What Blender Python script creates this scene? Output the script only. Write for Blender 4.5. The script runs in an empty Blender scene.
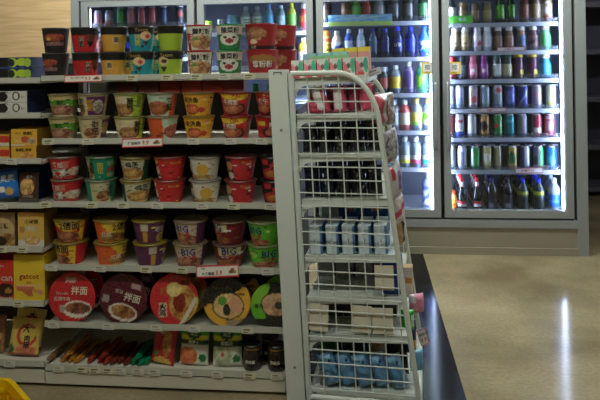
import bpy, math, random
import numpy as np
from mathutils import Matrix, Vector

# ------------------------------------------------------------------ camera
scene = bpy.context.scene
COL = scene.collection
F, CX, CY = 640.0, 300.0, 60.0            # focal length and principal point in 600x400 pixels
YAW, ROLL, CAMH = math.radians(5.8), 0.015, 1.34
cam_d = bpy.data.cameras.new('camera')
cam_d.sensor_width = 36.0
cam_d.lens = F / 600 * 36
cam_d.shift_y = -(200 - CY) / 600
cam_d.clip_start = 0.05
cam = bpy.data.objects.new('camera', cam_d)
COL.objects.link(cam)
cam.location = (0, 0, CAMH)
cam.rotation_euler = (math.pi / 2, ROLL, YAW)
scene.camera = cam

# ------------------------------------------------------------------ world, exposure
w = bpy.data.worlds.new('world'); scene.world = w
w.use_nodes = True
w.node_tree.nodes['Background'].inputs[0].default_value = (0.9, 0.85, 0.75, 1)
w.node_tree.nodes['Background'].inputs[1].default_value = 0.02
vs = scene.view_settings
vs.view_transform = 'Standard'; vs.look = 'None'; vs.gamma = 1.0; vs.use_curve_mapping = False
vs.exposure = 0.32
scene.cycles.max_bounces = 8
scene.cycles.caustics_reflective = False
scene.cycles.caustics_refractive = False
scene.cycles.sample_clamp_indirect = 3.0

# light levels of the place
CEIL_AISLE = 36.0      # tubes over the cooler aisle
CEIL_NEAR = 14.5       # dimmer tubes over the noodle aisle
LED_DOOR = (24.0, 30.0, 36.0, 42.0)   # strips at the right edge inside each cooler door
LED_FILL = (16.0, 24.0, 66.0, 80.0)    # added fill strips hidden behind each door's left stile

cY, sY = math.cos(YAW), math.sin(YAW)
cR, sR = math.cos(ROLL), math.sin(ROLL)
def at(px, py, Y):
    """point of the plane y = Y that the photograph shows at (px, py)"""
    a, b = px - CX, CY - py
    u, v = a * cR + b * sR, -a * sR + b * cR
    dx, dy, dz = cY * u - sY * F, sY * u + cY * F, v
    t = Y / dy
    return dx * t, CAMH + dz * t
def atx(px, py, Y): return at(px, py, Y)[0]
def atz(px, py, Z):
    """point of the level plane z = Z seen at (px, py)"""
    a, b = px - CX, CY - py
    u, v = a * cR + b * sR, -a * sR + b * cR
    t = (Z - CAMH) / v
    return (cY * u - sY * F) * t, (sY * u + cY * F) * t

random.seed(5)
rng = np.random.RandomState(7)

# ------------------------------------------------------------------ materials
def lin(c):
    return tuple(((x / 255) / 12.92 if x / 255 <= 0.04045 else ((x / 255 + 0.055) / 1.055) ** 2.4) for x in c)
MATS = {}
def new_mat(name):
    m = bpy.data.materials.new(name); m.use_nodes = True
    MATS[name] = m
    return m, m.node_tree.nodes, m.node_tree.links, m.node_tree.nodes['Principled BSDF']
def paint_mat(name, rgb, rough=0.5, metal=0.0, var=0.06, scale=20, bump=0.0, spec=0.5):
    m, n, l, p = new_mat(name)
    tc = n.new('ShaderNodeTexCoord'); nz = n.new('ShaderNodeTexNoise'); nz.inputs['Scale'].default_value = scale
    nz.inputs['Detail'].default_value = 4
    l.new(tc.outputs['Object'], nz.inputs['Vector'])
    mx = n.new('ShaderNodeMix'); mx.data_type = 'RGBA'
    c = lin(rgb)
    mx.inputs[6].default_value = (*[x * (1 - var) for x in c], 1)
    mx.inputs[7].default_value = (*[min(1, x * (1 + var)) for x in c], 1)
    l.new(nz.outputs['Fac'], mx.inputs[0]); l.new(mx.outputs[2], p.inputs['Base Color'])
    p.inputs['Roughness'].default_value = rough; p.inputs['Metallic'].default_value = metal
    p.inputs['Specular IOR Level'].default_value = spec
    if bump:
        b = n.new('ShaderNodeBump'); b.inputs['Strength'].default_value = bump; b.inputs['Distance'].default_value = 0.003
        l.new(nz.outputs['Fac'], b.inputs['Height']); l.new(b.outputs[0], p.inputs['Normal'])
    return m
def print_mat(name, rough, spec=0.5, metal=0.0):
    m, n, l, p = new_mat(name)
    a = n.new('ShaderNodeAttribute'); a.attribute_name = 'Col'
    nz = n.new('ShaderNodeTexNoise'); nz.inputs['Scale'].default_value = 60
    mr = n.new('ShaderNodeMapRange'); mr.inputs[3].default_value = rough - 0.06; mr.inputs[4].default_value = rough + 0.06
    l.new(nz.outputs['Fac'], mr.inputs[0]); l.new(mr.outputs[0], p.inputs['Roughness'])
    l.new(a.outputs['Color'], p.inputs['Base Color'])
    p.inputs['Specular IOR Level'].default_value = spec
    p.inputs['Metallic'].default_value = metal
    return m
PRINT = print_mat('printed_card', 0.5, 0.35)
GLOSS = print_mat('printed_film', 0.28, 0.5)
CANM = print_mat('printed_can', 0.3, 0.6, 0.25)
PLASTIC = print_mat('drink_plastic', 0.15, 0.6)
WHITE = paint_mat('white_enamel', (224, 229, 220), 0.42, var=0.03)
SHELFW = paint_mat('shelf_enamel', (214, 210, 194), 0.45, var=0.03)
RAIL = paint_mat('price_rail_plastic', (184, 182, 168), 0.3, var=0.04)
SHADED = paint_mat('shade_darkened_board', (46, 43, 38), 0.7)  # grey board darkened: its shade is put into the colour
FRAME = paint_mat('cooler_frame', (146, 150, 150), 0.4, var=0.03)
FBASE = paint_mat('cooler_base', (150, 143, 125), 0.5, var=0.05, scale=8)
GASKET = paint_mat('black_gasket', (16, 16, 16), 0.6)
INNER = paint_mat('cooler_liner', (92, 100, 118), 0.45)
CSHELF = paint_mat('cooler_shelf', (172, 178, 190), 0.35)
BLACKP = paint_mat('black_plastic', (24, 23, 22), 0.4)
GREYM = paint_mat('grey_metal', (150, 148, 138), 0.35, metal=0.5)
YELLOW = paint_mat('yellow_plastic', (232, 190, 10), 0.35, var=0.04)
YELLOWD = paint_mat('yellow_plastic_deep', (205, 150, 8), 0.4, var=0.04)
PLASTER = paint_mat('plaster', (190, 186, 172), 0.8, var=0.03, scale=4)
CEILM = paint_mat('ceiling_board', (205, 200, 186), 0.9, var=0.02, scale=4)
FARM = paint_mat('dark_shelving', (62, 60, 78), 0.6)
FARL = paint_mat('dark_shelving_edge', (88, 86, 102), 0.5)

def glass_mat():
    m, n, l, p = new_mat('door_glass')
    n.remove(p)
    out = n['Material Output']
    tr = n.new('ShaderNodeBsdfTransparent'); tr.inputs[0].default_value = (0.93, 0.96, 0.95, 1)
    gl = n.new('ShaderNodeBsdfGlossy'); gl.inputs['Roughness'].default_value = 0.02
    fr = n.new('ShaderNodeFresnel'); fr.inputs['IOR'].default_value = 1.5
    mx = n.new('ShaderNodeMixShader')
    l.new(fr.outputs[0], mx.inputs[0]); l.new(tr.outputs[0], mx.inputs[1]); l.new(gl.outputs[0], mx.inputs[2])
    l.new(mx.outputs[0], out.inputs[0])
    return m
GLASS = glass_mat()
def clear_mat(name, tint, a=0.45):
    m, n, l, p = new_mat(name)
    out = n['Material Output']
    p.inputs['Base Color'].default_value = (*lin(tint), 1); p.inputs['Roughness'].default_value = 0.12
    tr = n.new('ShaderNodeBsdfTransparent'); tr.inputs[0].default_value = (*[min(1, x * 1.05) for x in lin(tint)], 1)
    lw = n.new('ShaderNodeLayerWeight'); lw.inputs[0].default_value = 0.45
    mr = n.new('ShaderNodeMapRange'); mr.inputs[3].default_value = a; mr.inputs[4].default_value = 1.0
    mx = n.new('ShaderNodeMixShader')
    l.new(lw.outputs['Facing'], mr.inputs[0]); l.new(mr.outputs[0], mx.inputs[0])
    l.new(tr.outputs[0], mx.inputs[1]); l.new(p.outputs[0], mx.inputs[2]); l.new(mx.outputs[0], out.inputs[0])
    return m
CLEAR = clear_mat('clear_bottle_plastic', (205, 215, 225), 0.35)
CLEARRAIL = clear_mat('clear_shelf_rail', (235, 238, 244), 0.03)
def emit_mat(name, rgb, strength):
    m, n, l, p = new_mat(name)
    p.inputs['Base Color'].default_value = (*lin(rgb), 1)
    p.inputs['Emission Color'].default_value = (*lin(rgb), 1); p.inputs['Emission Strength'].default_value = strength
    return m
LED = [emit_mat('led_strip_light', (200, 216, 255), s) for s in LED_DOOR]
LEDF = [emit_mat('led_fill_light', (200, 216, 255), s) for s in LED_FILL]
TUBE_A = emit_mat('tube_diffuser_bright', (242, 250, 248), CEIL_AISLE)
TUBE_N = emit_mat('tube_diffuser_dim', (246, 251, 242), CEIL_NEAR)

def wood_mat():
    m, n, l, p = new_mat('wood_panel')
    tc = n.new('ShaderNodeTexCoord'); mp = n.new('ShaderNodeMapping'); mp.inputs['Scale'].default_value = (1.2, 1, 22)
    nz = n.new('ShaderNodeTexNoise'); nz.inputs['Scale'].default_value = 3; nz.inputs['Detail'].default_value = 6
    nz.inputs['Distortion'].default_value = 0.6
    cr = n.new('ShaderNodeValToRGB')
    cr.color_ramp.elements[0].position = 0.3; cr.color_ramp.elements[0].color = (*lin((208, 172, 122)), 1)
    cr.color_ramp.elements[1].position = 0.7; cr.color_ramp.elements[1].color = (*lin((234, 200, 150)), 1)
    l.new(tc.outputs['Object'], mp.inputs[0]); l.new(mp.outputs[0], nz.inputs['Vector'])
    l.new(nz.outputs['Fac'], cr.inputs[0]); l.new(cr.outputs[0], p.inputs['Base Color'])
    p.inputs['Roughness'].default_value = 0.55
    return m
WOOD = wood_mat()
def floor_mat():
    m, n, l, p = new_mat('polished_floor')
    tc = n.new('ShaderNodeTexCoord')
    nz = n.new('ShaderNodeTexNoise'); nz.inputs['Scale'].default_value = 1.6; nz.inputs['Detail'].default_value = 7
    n2 = n.new('ShaderNodeTexNoise'); n2.inputs['Scale'].default_value = 55; n2.inputs['Detail'].default_value = 3
    l.new(tc.outputs['Object'], nz.inputs['Vector']); l.new(tc.outputs['Object'], n2.inputs['Vector'])
    cr = n.new('ShaderNodeValToRGB')
    cr.color_ramp.elements[0].position = 0.35; cr.color_ramp.elements[0].color = (*lin((124, 110, 84)), 1)
    cr.color_ramp.elements[1].position = 0.68; cr.color_ramp.elements[1].color = (*lin((170, 156, 124)), 1)
    mx = n.new('ShaderNodeMix'); mx.data_type = 'RGBA'; mx.blend_type = 'OVERLAY'; mx.inputs[0].default_value = 0.25
    l.new(nz.outputs['Fac'], cr.inputs[0]); l.new(cr.outputs[0], mx.inputs[6]); l.new(n2.outputs['Fac'], mx.inputs[7])
    l.new(mx.outputs[2], p.inputs['Base Color'])
    mr = n.new('ShaderNodeMapRange'); mr.inputs[3].default_value = 0.10; mr.inputs[4].default_value = 0.18
    l.new(n2.outputs['Fac'], mr.inputs[0]); l.new(mr.outputs[0], p.inputs['Roughness'])
    p.inputs['Specular IOR Level'].default_value = 0.15
    return m
FLOORM = floor_mat()
STRIPM = paint_mat('black_floor_tile', (26, 25, 25), 0.14, var=0.25, scale=9, spec=0.13)

# ------------------------------------------------------------------ mesh builder
TEXTS = {}
def text_geo(s):
    if s in TEXTS: return TEXTS[s]
    cu = bpy.data.curves.new('t', 'FONT'); cu.body = s; cu.size = 1; cu.align_x = 'CENTER'; cu.align_y = 'CENTER'
    cu.resolution_u = 1; cu.offset = 0.016; cu.space_line = 0.85
    o = bpy.data.objects.new('t', cu); COL.objects.link(o)
    dg = bpy.context.evaluated_depsgraph_get(); dg.update()
    me = bpy.data.meshes.new_from_object(o.evaluated_get(dg))
    v = np.array([tuple(x.co) for x in me.vertices]).reshape(-1, 3)[:, :2]
    f = [tuple(p.vertices) for p in me.polygons]
    bpy.data.objects.remove(o); bpy.data.curves.remove(cu); bpy.data.meshes.remove(me)
    if len(v):
        lo, hi = v.min(0), v.max(0); v = v - (lo + hi) / 2
        size = hi - lo
    else: size = np.array([1, 1])
    TEXTS[s] = (v, f, size)
    return TEXTS[s]

class MB:
    def __init__(s): s.v = []; s.f = []; s.c = []; s.n = 0; s.m = []
    def add(s, verts, faces, col, mi=0):
        verts = np.asarray(verts, float).reshape(-1, 3)
        col = np.asarray(col, float)
        if col.ndim == 1: col = np.tile(col, (len(verts), 1))
        s.v.append(verts); s.c.append(col)
        s.f += [tuple(i + s.n for i in f) for f in faces]; s.m += [mi] * len(faces)
        s.n += len(verts); return s
    def box(s, x0, x1, y0, y1, z0, z1, col=(1, 1, 1), mi=0):
        v = [(x0, y0, z0), (x1, y0, z0), (x1, y1, z0), (x0, y1, z0), (x0, y0, z1), (x1, y0, z1), (x1, y1, z1), (x0, y1, z1)]
        return s.add(v, [(0, 3, 2, 1), (4, 5, 6, 7), (0, 1, 5, 4), (1, 2, 6, 5), (2, 3, 7, 6), (3, 0, 4, 7)], col, mi)
    def lathe(s, prof, seg, col, mi=0, caps=(True, True), cx=0, cy=0):
        """prof: (r, z) list; col: rgb or function(u, v, z); the front half is u in 0..1 and faces -y"""
        prof = np.array(prof, float); nz = len(prof)
        a = np.linspace(-math.pi, math.pi, seg, endpoint=False)
        A, R = np.meshgrid(a, prof[:, 0]); Z = np.repeat(prof[:, 1][:, None], seg, 1)
        V = np.stack([cx + R * np.sin(A), cy - R * np.cos(A), Z], -1).reshape(-1, 3)
        zmin, zmax = prof[:, 1].min(), prof[:, 1].max()
        if callable(col): C = col((.5 + A / math.pi).ravel(), ((Z - zmin) / (zmax - zmin)).ravel())
        else: C = col
        fs = []
        for i in range(nz - 1):
            for j in range(seg):
                k = (j + 1) % seg
                fs.append((i * seg + j, i * seg + k, (i + 1) * seg + k, (i + 1) * seg + j))
        if caps[0] and prof[0, 0] > 1e-6: fs.append(tuple(reversed(range(seg))))
        if caps[1] and prof[-1, 0] > 1e-6: fs.append(tuple((nz - 1) * seg + j for j in range(seg)))
        return s.add(V, fs, C, mi)
    def grid(s, fn, nu, nv, col, mi=0, flip=False):
        u, v = np.meshgrid(np.linspace(0, 1, nu + 1), np.linspace(0, 1, nv + 1))
        u = u.ravel(); v = v.ravel()
        V = np.stack(fn(u, v), -1)
        C = col(u, v) if callable(col) else col
        fs = []
        for j in range(nv):
            for i in range(nu):
                a = j * (nu + 1) + i
                q = (a, a + 1, a + nu + 2, a + nu + 1)
                fs.append(q[::-1] if flip else q)
        return s.add(V, fs, C, mi)
    def text(s, t, fn, h, col, mi=0, wmax=None):
        """fn(p, q): metric offsets from the text's centre -> xyz"""
        v, f, size = text_geo(t)
        if not len(v): return s
        k = h / max(size[1], 1e-6)
        kx = k if wmax is None else min(k, wmax / size[0])
        V = np.stack(fn(v[:, 0] * kx, v[:, 1] * k), -1)
        return s.add(V, f, col, mi)
    def tube(s, pts, r, seg, col=(1, 1, 1), mi=0):
        pts = [Vector(p) for p in pts]; V = []; n = len(pts)
        up = Vector((0.13, 0.95, 0.27)).normalized()
        for i, p in enumerate(pts):
            d = (pts[min(i + 1, n - 1)] - pts[max(i - 1, 0)]).normalized()
            a = d.cross(up).normalized(); b = d.cross(a)
            for k in range(seg):
                t = 2 * math.pi * k / seg
                V.append(p + a * (r * math.cos(t)) + b * (r * math.sin(t)))
        fs = [(i * seg + k, i * seg + (k + 1) % seg, (i + 1) * seg + (k + 1) % seg, (i + 1) * seg + k) for i in range(n - 1) for k in range(seg)]
        fs += [tuple(reversed(range(seg))), tuple((n - 1) * seg + k for k in range(seg))]
        return s.add([tuple(x) for x in V], fs, col, mi)
    def mesh(s, name, mats, angle=35):
        me = bpy.data.meshes.new(name)
        V = np.concatenate(s.v); C = np.concatenate(s.c)
        me.from_pydata(V.tolist(), [], s.f)
        at_ = me.attributes.new('Col', 'FLOAT_COLOR', 'POINT')
        at_.data.foreach_set('color', np.concatenate([C, np.ones((len(C), 1))], 1).astype(np.float32).ravel())
        for m in (mats if isinstance(mats, (list, tuple)) else [mats]): me.materials.append(m)
        me.polygons.foreach_set('material_index', s.m)
        me.polygons.foreach_set('use_smooth', [True] * len(s.f))
        me.update(); me.set_sharp_from_angle(angle=math.radians(angle))
        return me

def obj(name, data, mats=None, parent=None, loc=None, rot=None):
    if isinstance(data, MB): data = data.mesh(name, mats)
    o = bpy.data.objects.new(name, data); COL.objects.link(o)
    if parent: o.parent = parent
    if loc is not None: o.location = loc
    if rot is not None: o.rotation_euler = rot
    return o
LABELS = {}
def tag(o, label, cat, group=None, shared=False):
    n = len(label.split())
    if not 4 <= n <= 16: print('LABELLEN', n, label)
    if not shared and label in LABELS: print('LABELTWICE', label)
    LABELS[label] = 1
    o['label'] = label; o['category'] = cat
    if group: o['group'] = group
    return o
def thing(name, label, cat, loc=(0, 0, 0), rotz=0, group=None, shared=False):
    o = bpy.data.objects.new(name, None); COL.objects.link(o)
    o.empty_display_size = 0.05
    o.location = loc; o.rotation_euler = (0, 0, rotz)
    return tag(o, label, cat, group, shared)
def struct(name, mb, mat):
    o = obj(name, mb, mat); o['kind'] = 'structure'; return o

# ------------------------------------------------------------------ print
def hsh(x, y, k=0):
    return np.modf(np.abs(np.sin(x * 127.1 + y * 311.7 + k * 17.3) * 43758.5453))[0]
def vnoise(u, v, sc, k=0):
    x, y = u * sc, v * sc; xi, yi = np.floor(x), np.floor(y); fx, fy = x - xi, y - yi
    return (hsh(xi, yi, k) * (1 - fx) + hsh(xi + 1, yi, k) * fx) * (1 - fy) + (hsh(xi, yi + 1, k) * (1 - fx) + hsh(xi + 1, yi + 1, k) * fx) * fy
def painter(bg, layers):
    def fn(u, v):
        C = np.tile(np.array(lin(bg)), (len(u), 1))
        for L in layers:
            k = L[0]
            if k == 'r': m = (u >= L[1]) & (u <= L[2]) & (v >= L[3]) & (v <= L[4]); c = L[5]
            elif k in 'on': m = ((u - L[1]) / L[3]) ** 2 + ((v - L[2]) / L[4]) ** 2 <= 1; c = L[5]
            elif k == 'p':
                P = L[1]; m = np.zeros(len(u), bool); j = len(P) - 1
                for i in range(len(P)):
                    (xi, yi), (xj, yj) = P[i], P[j]
                    m ^= ((yi > v) != (yj > v)) & (u < (xj - xi) * (v - yi) / (yj - yi + 1e-9) + xi); j = i
                c = L[2]
            if k == 'n':
                t = vnoise(u, v, 13, 1) * 0.55 + vnoise(u, v, 31, 2) * 0.45
                t = np.clip((t - 0.3) / 0.4, 0, 1)[:, None]
                cc = np.array(lin(L[5])) * (1 - t) + np.array(lin(L[6])) * t
                C[m] = cc[m]
            else: C[m] = np.array(lin(c))
        g = (C * np.array([.3, .55, .15])).sum(1, keepdims=True)
        return np.clip((g + (C - g) * .94) * 1.14, 0, .86)
    return fn

# ------------------------------------------------------------------ the room
b = MB().box(-5, 4.5, -2.5, 7.2, -0.1, 0); struct('floor', b, FLOORM)
b = MB().box(-0.30, 0.375, -2.5, 4.45, 0.0, 0.002); struct('trim_1', b, STRIPM)
b = MB().box(-5, 4.5, -2.5, 7.2, 2.9, 3.0); struct('ceiling', b, CEILM)
b = MB().box(-5, -2.114, 4.44, 4.54, 0, 2.9); struct('wall_back', b, WOOD)
b = MB().box(-5, 4.5, 7.1, 7.2, 0, 2.9); struct('wall_far', b, PLASTER)
b = MB().box(-5.1, -5, -2.5, 7.2, 0, 2.9); struct('wall_left', b, PLASTER)
b = MB().box(4.5, 4.6, -2.5, 7.2, 0, 2.9); struct('wall_right', b, PLASTER)
b = MB().box(-5, 4.5, -2.6, -2.5, 0, 2.9); struct('wall_near', b, PLASTER)

def ceiling_light(x0, x1, y, mat, label):
    t = thing('ceiling_light', label, 'ceiling light', ((x0 + x1) / 2, y, 2.8), group='linear lamps under the ceiling')
    h = (x1 - x0) / 2
    obj('housing', MB().box(-h, h, -0.09, 0.09, 0.04, 0.1), WHITE, t)
    obj('diffuser', MB().box(-h + .02, h - .02, -0.075, 0.075, 0.0, 0.04), mat, t)
ceiling_light(-2.2, 1.9, 3.75, TUBE_A, 'long bright lamp over the aisle in front of the cooler doors')
ceiling_light(-2.4, 1.2, 1.1, TUBE_N, 'long dim lamp over the aisle in front of the noodle shelves')

# ------------------------------------------------------------------ drinks cooler
YF = 4.44                        # front of the doors
GAPS = [-2.047, -1.191, -0.346, 0.514, 1.388]
FX0, FX1 = -2.112, 1.468
cooler = thing('drinks_cooler', 'wide grey four-door glass drinks cooler along the back wall', 'cooler', (0, 0, 0))
b = MB().box(FX0, FX1, YF + 0.055, YF + 0.75, 0.17, 0.2)
obj('cabinet_floor', b, INNER, cooler)
obj('cabinet_back', MB().box(FX0 + .03, FX1 - .03, YF + 0.70, YF + 0.75, 0.2, 1.9), INNER, cooler)
for x0, x1 in ((FX0, FX0 + .03), (FX1 - .03, FX1)):
    obj('side_panel', MB().box(x0, x1, YF + 0.055, YF + 0.75, 0.2, 1.9), INNER, cooler)
obj('cabinet_top', MB().box(FX0, FX1, YF, YF + 0.75, 1.9, 2.12), FRAME, cooler)
# front frame: side posts, head rail, mullions, sill
for x0, x1 in ((FX0, GAPS[0] - .008), (GAPS[4] + .008, FX1)):
    obj('side_post', MB().box(x0, x1, YF + 0.0, YF + 0.055, 0.0, 1.9), FRAME, cooler)
obj('head_rail', MB().box(GAPS[0] - .008, GAPS[4] + .008, YF + 0.0, YF + 0.055, 1.79, 1.9), FRAME, cooler)
obj('sill', MB().box(GAPS[0] - .008, GAPS[4] + .008, YF - 0.004, YF + 0.055, 0.185, 0.238), FRAME, cooler)
b = MB().box(GAPS[0] - .008, GAPS[4] + .008, YF + .004, YF + 0.7, 0.05, 0.185)
obj('base_panel', b, FBASE, cooler)
obj('kick_plate', MB().box(GAPS[0] - .008, GAPS[4] + .008, YF - .004, YF + 0.65, 0.0, 0.05), FBASE, cooler)
obj('gasket', MB().box(GAPS[0] - .008, GAPS[4] + .008, YF + .03, YF + .056, 0.238, 0.262).box(GAPS[0] - .008, GAPS[4] + .008, YF + .03, YF + .056, 1.765, 1.79), GASKET, cooler)
for g in GAPS[1:4]:
    obj('mullion', MB().box(g - .03, g + .03, YF + 0.05, YF + 0.10, 0.2, 1.9), GASKET, cooler)
for g in (GAPS[0], GAPS[4]):
    obj('gasket', MB().box(g - .012, g + .012, YF + .03, YF + .056, 0.262, 1.765), GASKET, cooler)
ST = 0.048
for i in range(4):
    x0, x1 = GAPS[i] + .012, GAPS[i + 1] - .012
    z0, z1 = 0.252, 1.785
    d = obj('door', MB().box(x0, x0 + ST, YF - .004, YF + .045, z0, z1).box(x1 - ST, x1, YF - .004, YF + .045, z0, z1)
            .box(x0 + ST, x1 - ST, YF - .004, YF + .045, z0, z0 + .05).box(x0 + ST, x1 - ST, YF - .004, YF + .045, z1 - .04, z1), FRAME, cooler)
    obj('glass_pane', MB().box(x0 + ST - .005, x1 - ST + .005, YF + .018, YF + .024, z0 + .045, z1 - .035), GLASS, d)
    hx = x1 - .03 if i % 2 == 0 else x0 + .03
    h = MB()
    h.tube([(hx, YF - .006, .72), (hx, YF - .026, .735), (hx, YF - .03, .76), (hx, YF - .03, 1.13), (hx, YF - .026, 1.155), (hx, YF - .006, 1.17)], 0.011, 10)
    obj('handle', h, FRAME, d)
    # light strip inside each door's right edge, and an added fill strip at left
    obj('led_strip', MB().box(x0 + .006, x0 + .021, YF + .102, YF + .118, 0.30, 1.74), LEDF[i], cooler)  # added hidden source that brightens the goods
    led = obj('led_strip', MB().box(x1 - .052, x1 - .036, YF + .062, YF + .085, 0.30, 1.74), LED[i], cooler)
# shelves of each bay
SHELF_Z = {0: [1.60, 1.37, 1.14, .9, .62], 1: [1.545, 1.30, 1.05, .8, .55], 2: [1.60, 1.345, 1.09, .825, .565], 3: [1.575, 1.38, 1.183, .975, .775, .55]}
YS = 4.575
def cooler_shelf(i, z, tilt=0.0, low=False):
    x0, x1 = GAPS[i] + .025, GAPS[i + 1] - (.062 if not low else .03)
    s = MB().box(x0, x1, YS + .004, YS + .50, z - .018, z)
    o = obj('shelf', s, CSHELF, cooler)
    if tilt: 
        for v in o.data.vertices: v.co.z += (v.co.y - YS) * math.tan(tilt)
    obj('price_rail', MB().box(x0, x1, YS - .008, YS + .003, z - .025, z + .004), CSHELF, o)
    if not tilt: obj('product_guard', MB().box(x0, x1, YS - .004, YS - .001, z + .004, z + .036), CLEARRAIL, o)
    return o
CSH = {}
for i in range(4):
    for k, z in enumerate(SHELF_Z[i]): CSH[i, k] = cooler_shelf(i, z)
TILT = math.radians(6)
for i in (2, 3): CSH[i, 9] = cooler_shelf(i, 0.262, TILT if i == 3 else 0.02, True)
for i in (0, 1): CSH[i, 9] = cooler_shelf(i, 0.262, 0.02, True)

DOORN = ['leftmost', 'second', 'third', 'rightmost']
ORD = ['first', 'second', 'third', 'fourth', 'fifth', 'sixth', 'seventh', 'eighth', 'ninth']
SHN = ['top', 'second', 'third', 'fourth', 'fifth', 'sixth', 'bottom']
# --- cans
CANS = {}
def can_mesh(bg, layers=(), h=0.165, r=0.033, txt=None):
    key = (bg, str(layers), h, r, txt)
    if key in CANS: return CANS[key]
    fn = painter(bg, list(layers) + [('r', -9, 9, 0, .05, (175, 175, 178)), ('r', -9, 9, .95, 1.1, (190, 190, 192))])
    z = np.concatenate([[0, .006, .012], np.linspace(.016, h - .020, 12), [h - .012, h - .006, h - .002, h]])
    def rad(t):
        if t < .003: return r * .78
        if t < .014: return r * (.9 if t < .009 else .98)
        if t > h - .007: return r * (.80 if t < h - .001 else .78)
        if t > h - .015: return r * .90
        return r
    m = MB().lathe([(rad(t), t) for t in z], 24, fn)
    m.add([(r * .6 * math.sin(a), -r * .6 * math.cos(a), h + .0012) for a in np.linspace(0, 2 * math.pi, 12, endpoint=False)], [tuple(range(12))], lin((120, 120, 122)))
    if txt:
        s, u, v, th, c = txt
        def sf(p, q): a = (u - .5) * math.pi + p / r; return (r + .0012) * np.sin(a), -(r + .0012) * np.cos(a), v * h + q
        m.text(s, sf, th, lin(c))
    CANS[key] = m.mesh('can', CANM)
    return CANS[key]
def put_can(door, sh, px, label, bg, layers=(), h=.166, r=.0335, txt=None, dy=0.0, rot=0, group=None, shared=False):
    z = SHELF_Z[door][sh] + .001
    y = YS + .006 + r + dy
    x = atx(px, 60 + (CAMH - z - h / 2) * 143, y)
    o = obj('drink_can', can_mesh(bg, layers, h, r, txt), loc=(x, y, z), rot=(0, 0, rot + math.atan2(-x, y)))
    return tag(o, label, 'can', group or 'drink cans in the cooler', shared)
# --- bottles
BOT = {}
def bottle_parts(kind, h, r, body, label, cap, clear=False, lab=(.3, .6), layers=(), txt=None):
    key = (kind, h, r, body, label, cap, clear, lab, str(layers), txt)
    if key in BOT: return BOT[key]
    P = {'pet': [(0, .82), (.01, .97), (.05, 1), (.25, 1), (.30, .95), (.35, 1), (.62, 1), (.72, .86), (.80, .58), (.86, .42), (.90, .38), (.91, .38)],
         'coffee': [(0, .85), (.02, 1), (.1, 1), (.55, 1), (.66, .9), (.76, .72), (.84, .66), (.88, .66)],
         'glass': [(0, .85), (.015, 1), (.1, 1), (.42, 1), (.52, .92), (.62, .62), (.72, .46), (.85, .40), (.93, .38), (.95, .38)],
         'cup': [(0, .85), (.03, .95), (.1, .97), (.7, 1), (.82, .96), (.88, .86), (.9, .86)],
         'square': [(0, .92), (.015, 1), (.1, 1), (.6, 1), (.68, .94), (.76, .7), (.84, .42), (.88, .38)],
         'water': [(0, .86), (.02, 1), (.2, 1), (.24, .95), (.28, 1), (.5, 1), (.54, .95), (.58, 1), (.70, .9), (.8, .6), (.88, .36), (.9, .34)]}[kind]
    prof = [(k * r, t * h) for t, k in P]
    zs = sorted(set([t * h for t, k in P] + list(np.linspace(0, P[-1][0] * h, 16))))
    rr = np.interp(zs, [p[1] for p in prof], [p[0] for p in prof])
    top = P[-1]
    bm = MB().lathe(list(zip(rr, zs)), 20, painter(body, layers if kind in ('coffee', 'cup') else ())).mesh('bottle_body', CLEAR if clear else PLASTIC, 40)
    ct = {'coffee': 1.06, 'cup': 1.0}.get(kind, 1.12)
    cr = top[1] * r * ct
    cm = MB().lathe([(cr, (top[0] - .055) * h), (cr * 1.03, (top[0] - .03) * h), (cr, h * .985), (cr * .9, h)], 16, lin(cap)).mesh('cap', PRINT, 40)
    lm = None
    if label:
        zz = np.linspace(lab[0] * h, lab[1] * h, 8)
        lr = np.interp(zz, [p[1] for p in prof], [p[0] for p in prof]) + .0008
        m = MB().lathe(list(zip(lr, zz)), 24, painter(label, layers if clear or kind != 'x' else ()), caps=(False, False))
        if txt:
            s, u, v, th, c = txt
            R = lr.max() + .001
            def sf(p, q): a = (u - .5) * math.pi + p / R; return R * np.sin(a), -R * np.cos(a), v * h + q
            m.text(s, sf, th, lin(c))
        lm = m.mesh('label', GLOSS, 40)
    inner = None
    if clear and body:
        pr = [(x * .9, z * .93 + .004) for x, z in zip(rr, zs) if z < .78 * h]
        inner = MB().lathe(pr, 16, lin(body)).mesh('drink', PLASTIC, 40)
    BOT[key] = (bm, cm, lm, inner)
    return BOT[key]
def put_bottle(door, sh, px, label_, kind, h, r, body, label, cap, clear=False, lab=(.3, .6), layers=(), txt=None, dy=0.0, z=None, tilt=0, group=None, shared=False, x=None, y=None, name='drink_bottle', pos=None):
    if pos is None:
        if z is None: z = SHELF_Z[door][sh] + .001
        y = YS + .006 + r + dy
        pos = (x if x is not None else atx(px, 60 + (CAMH - z - h / 2) * 143, y), y, z)
    bm, cm, lm, inner = bottle_parts(kind, h, r, body, label, cap, clear, lab, layers, txt)
    t = thing(name, label_, 'bottle', pos, 0, group or 'bottles in the cooler', shared)
    t.rotation_euler = (tilt, 0, math.atan2(-pos[0], pos[1]))
    obj('bottle_body', bm, parent=t); obj('cap', cm, parent=t)
    if lm: obj('label', lm, parent=t)
    if inner: obj('drink', inner, parent=t)
    return t

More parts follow.
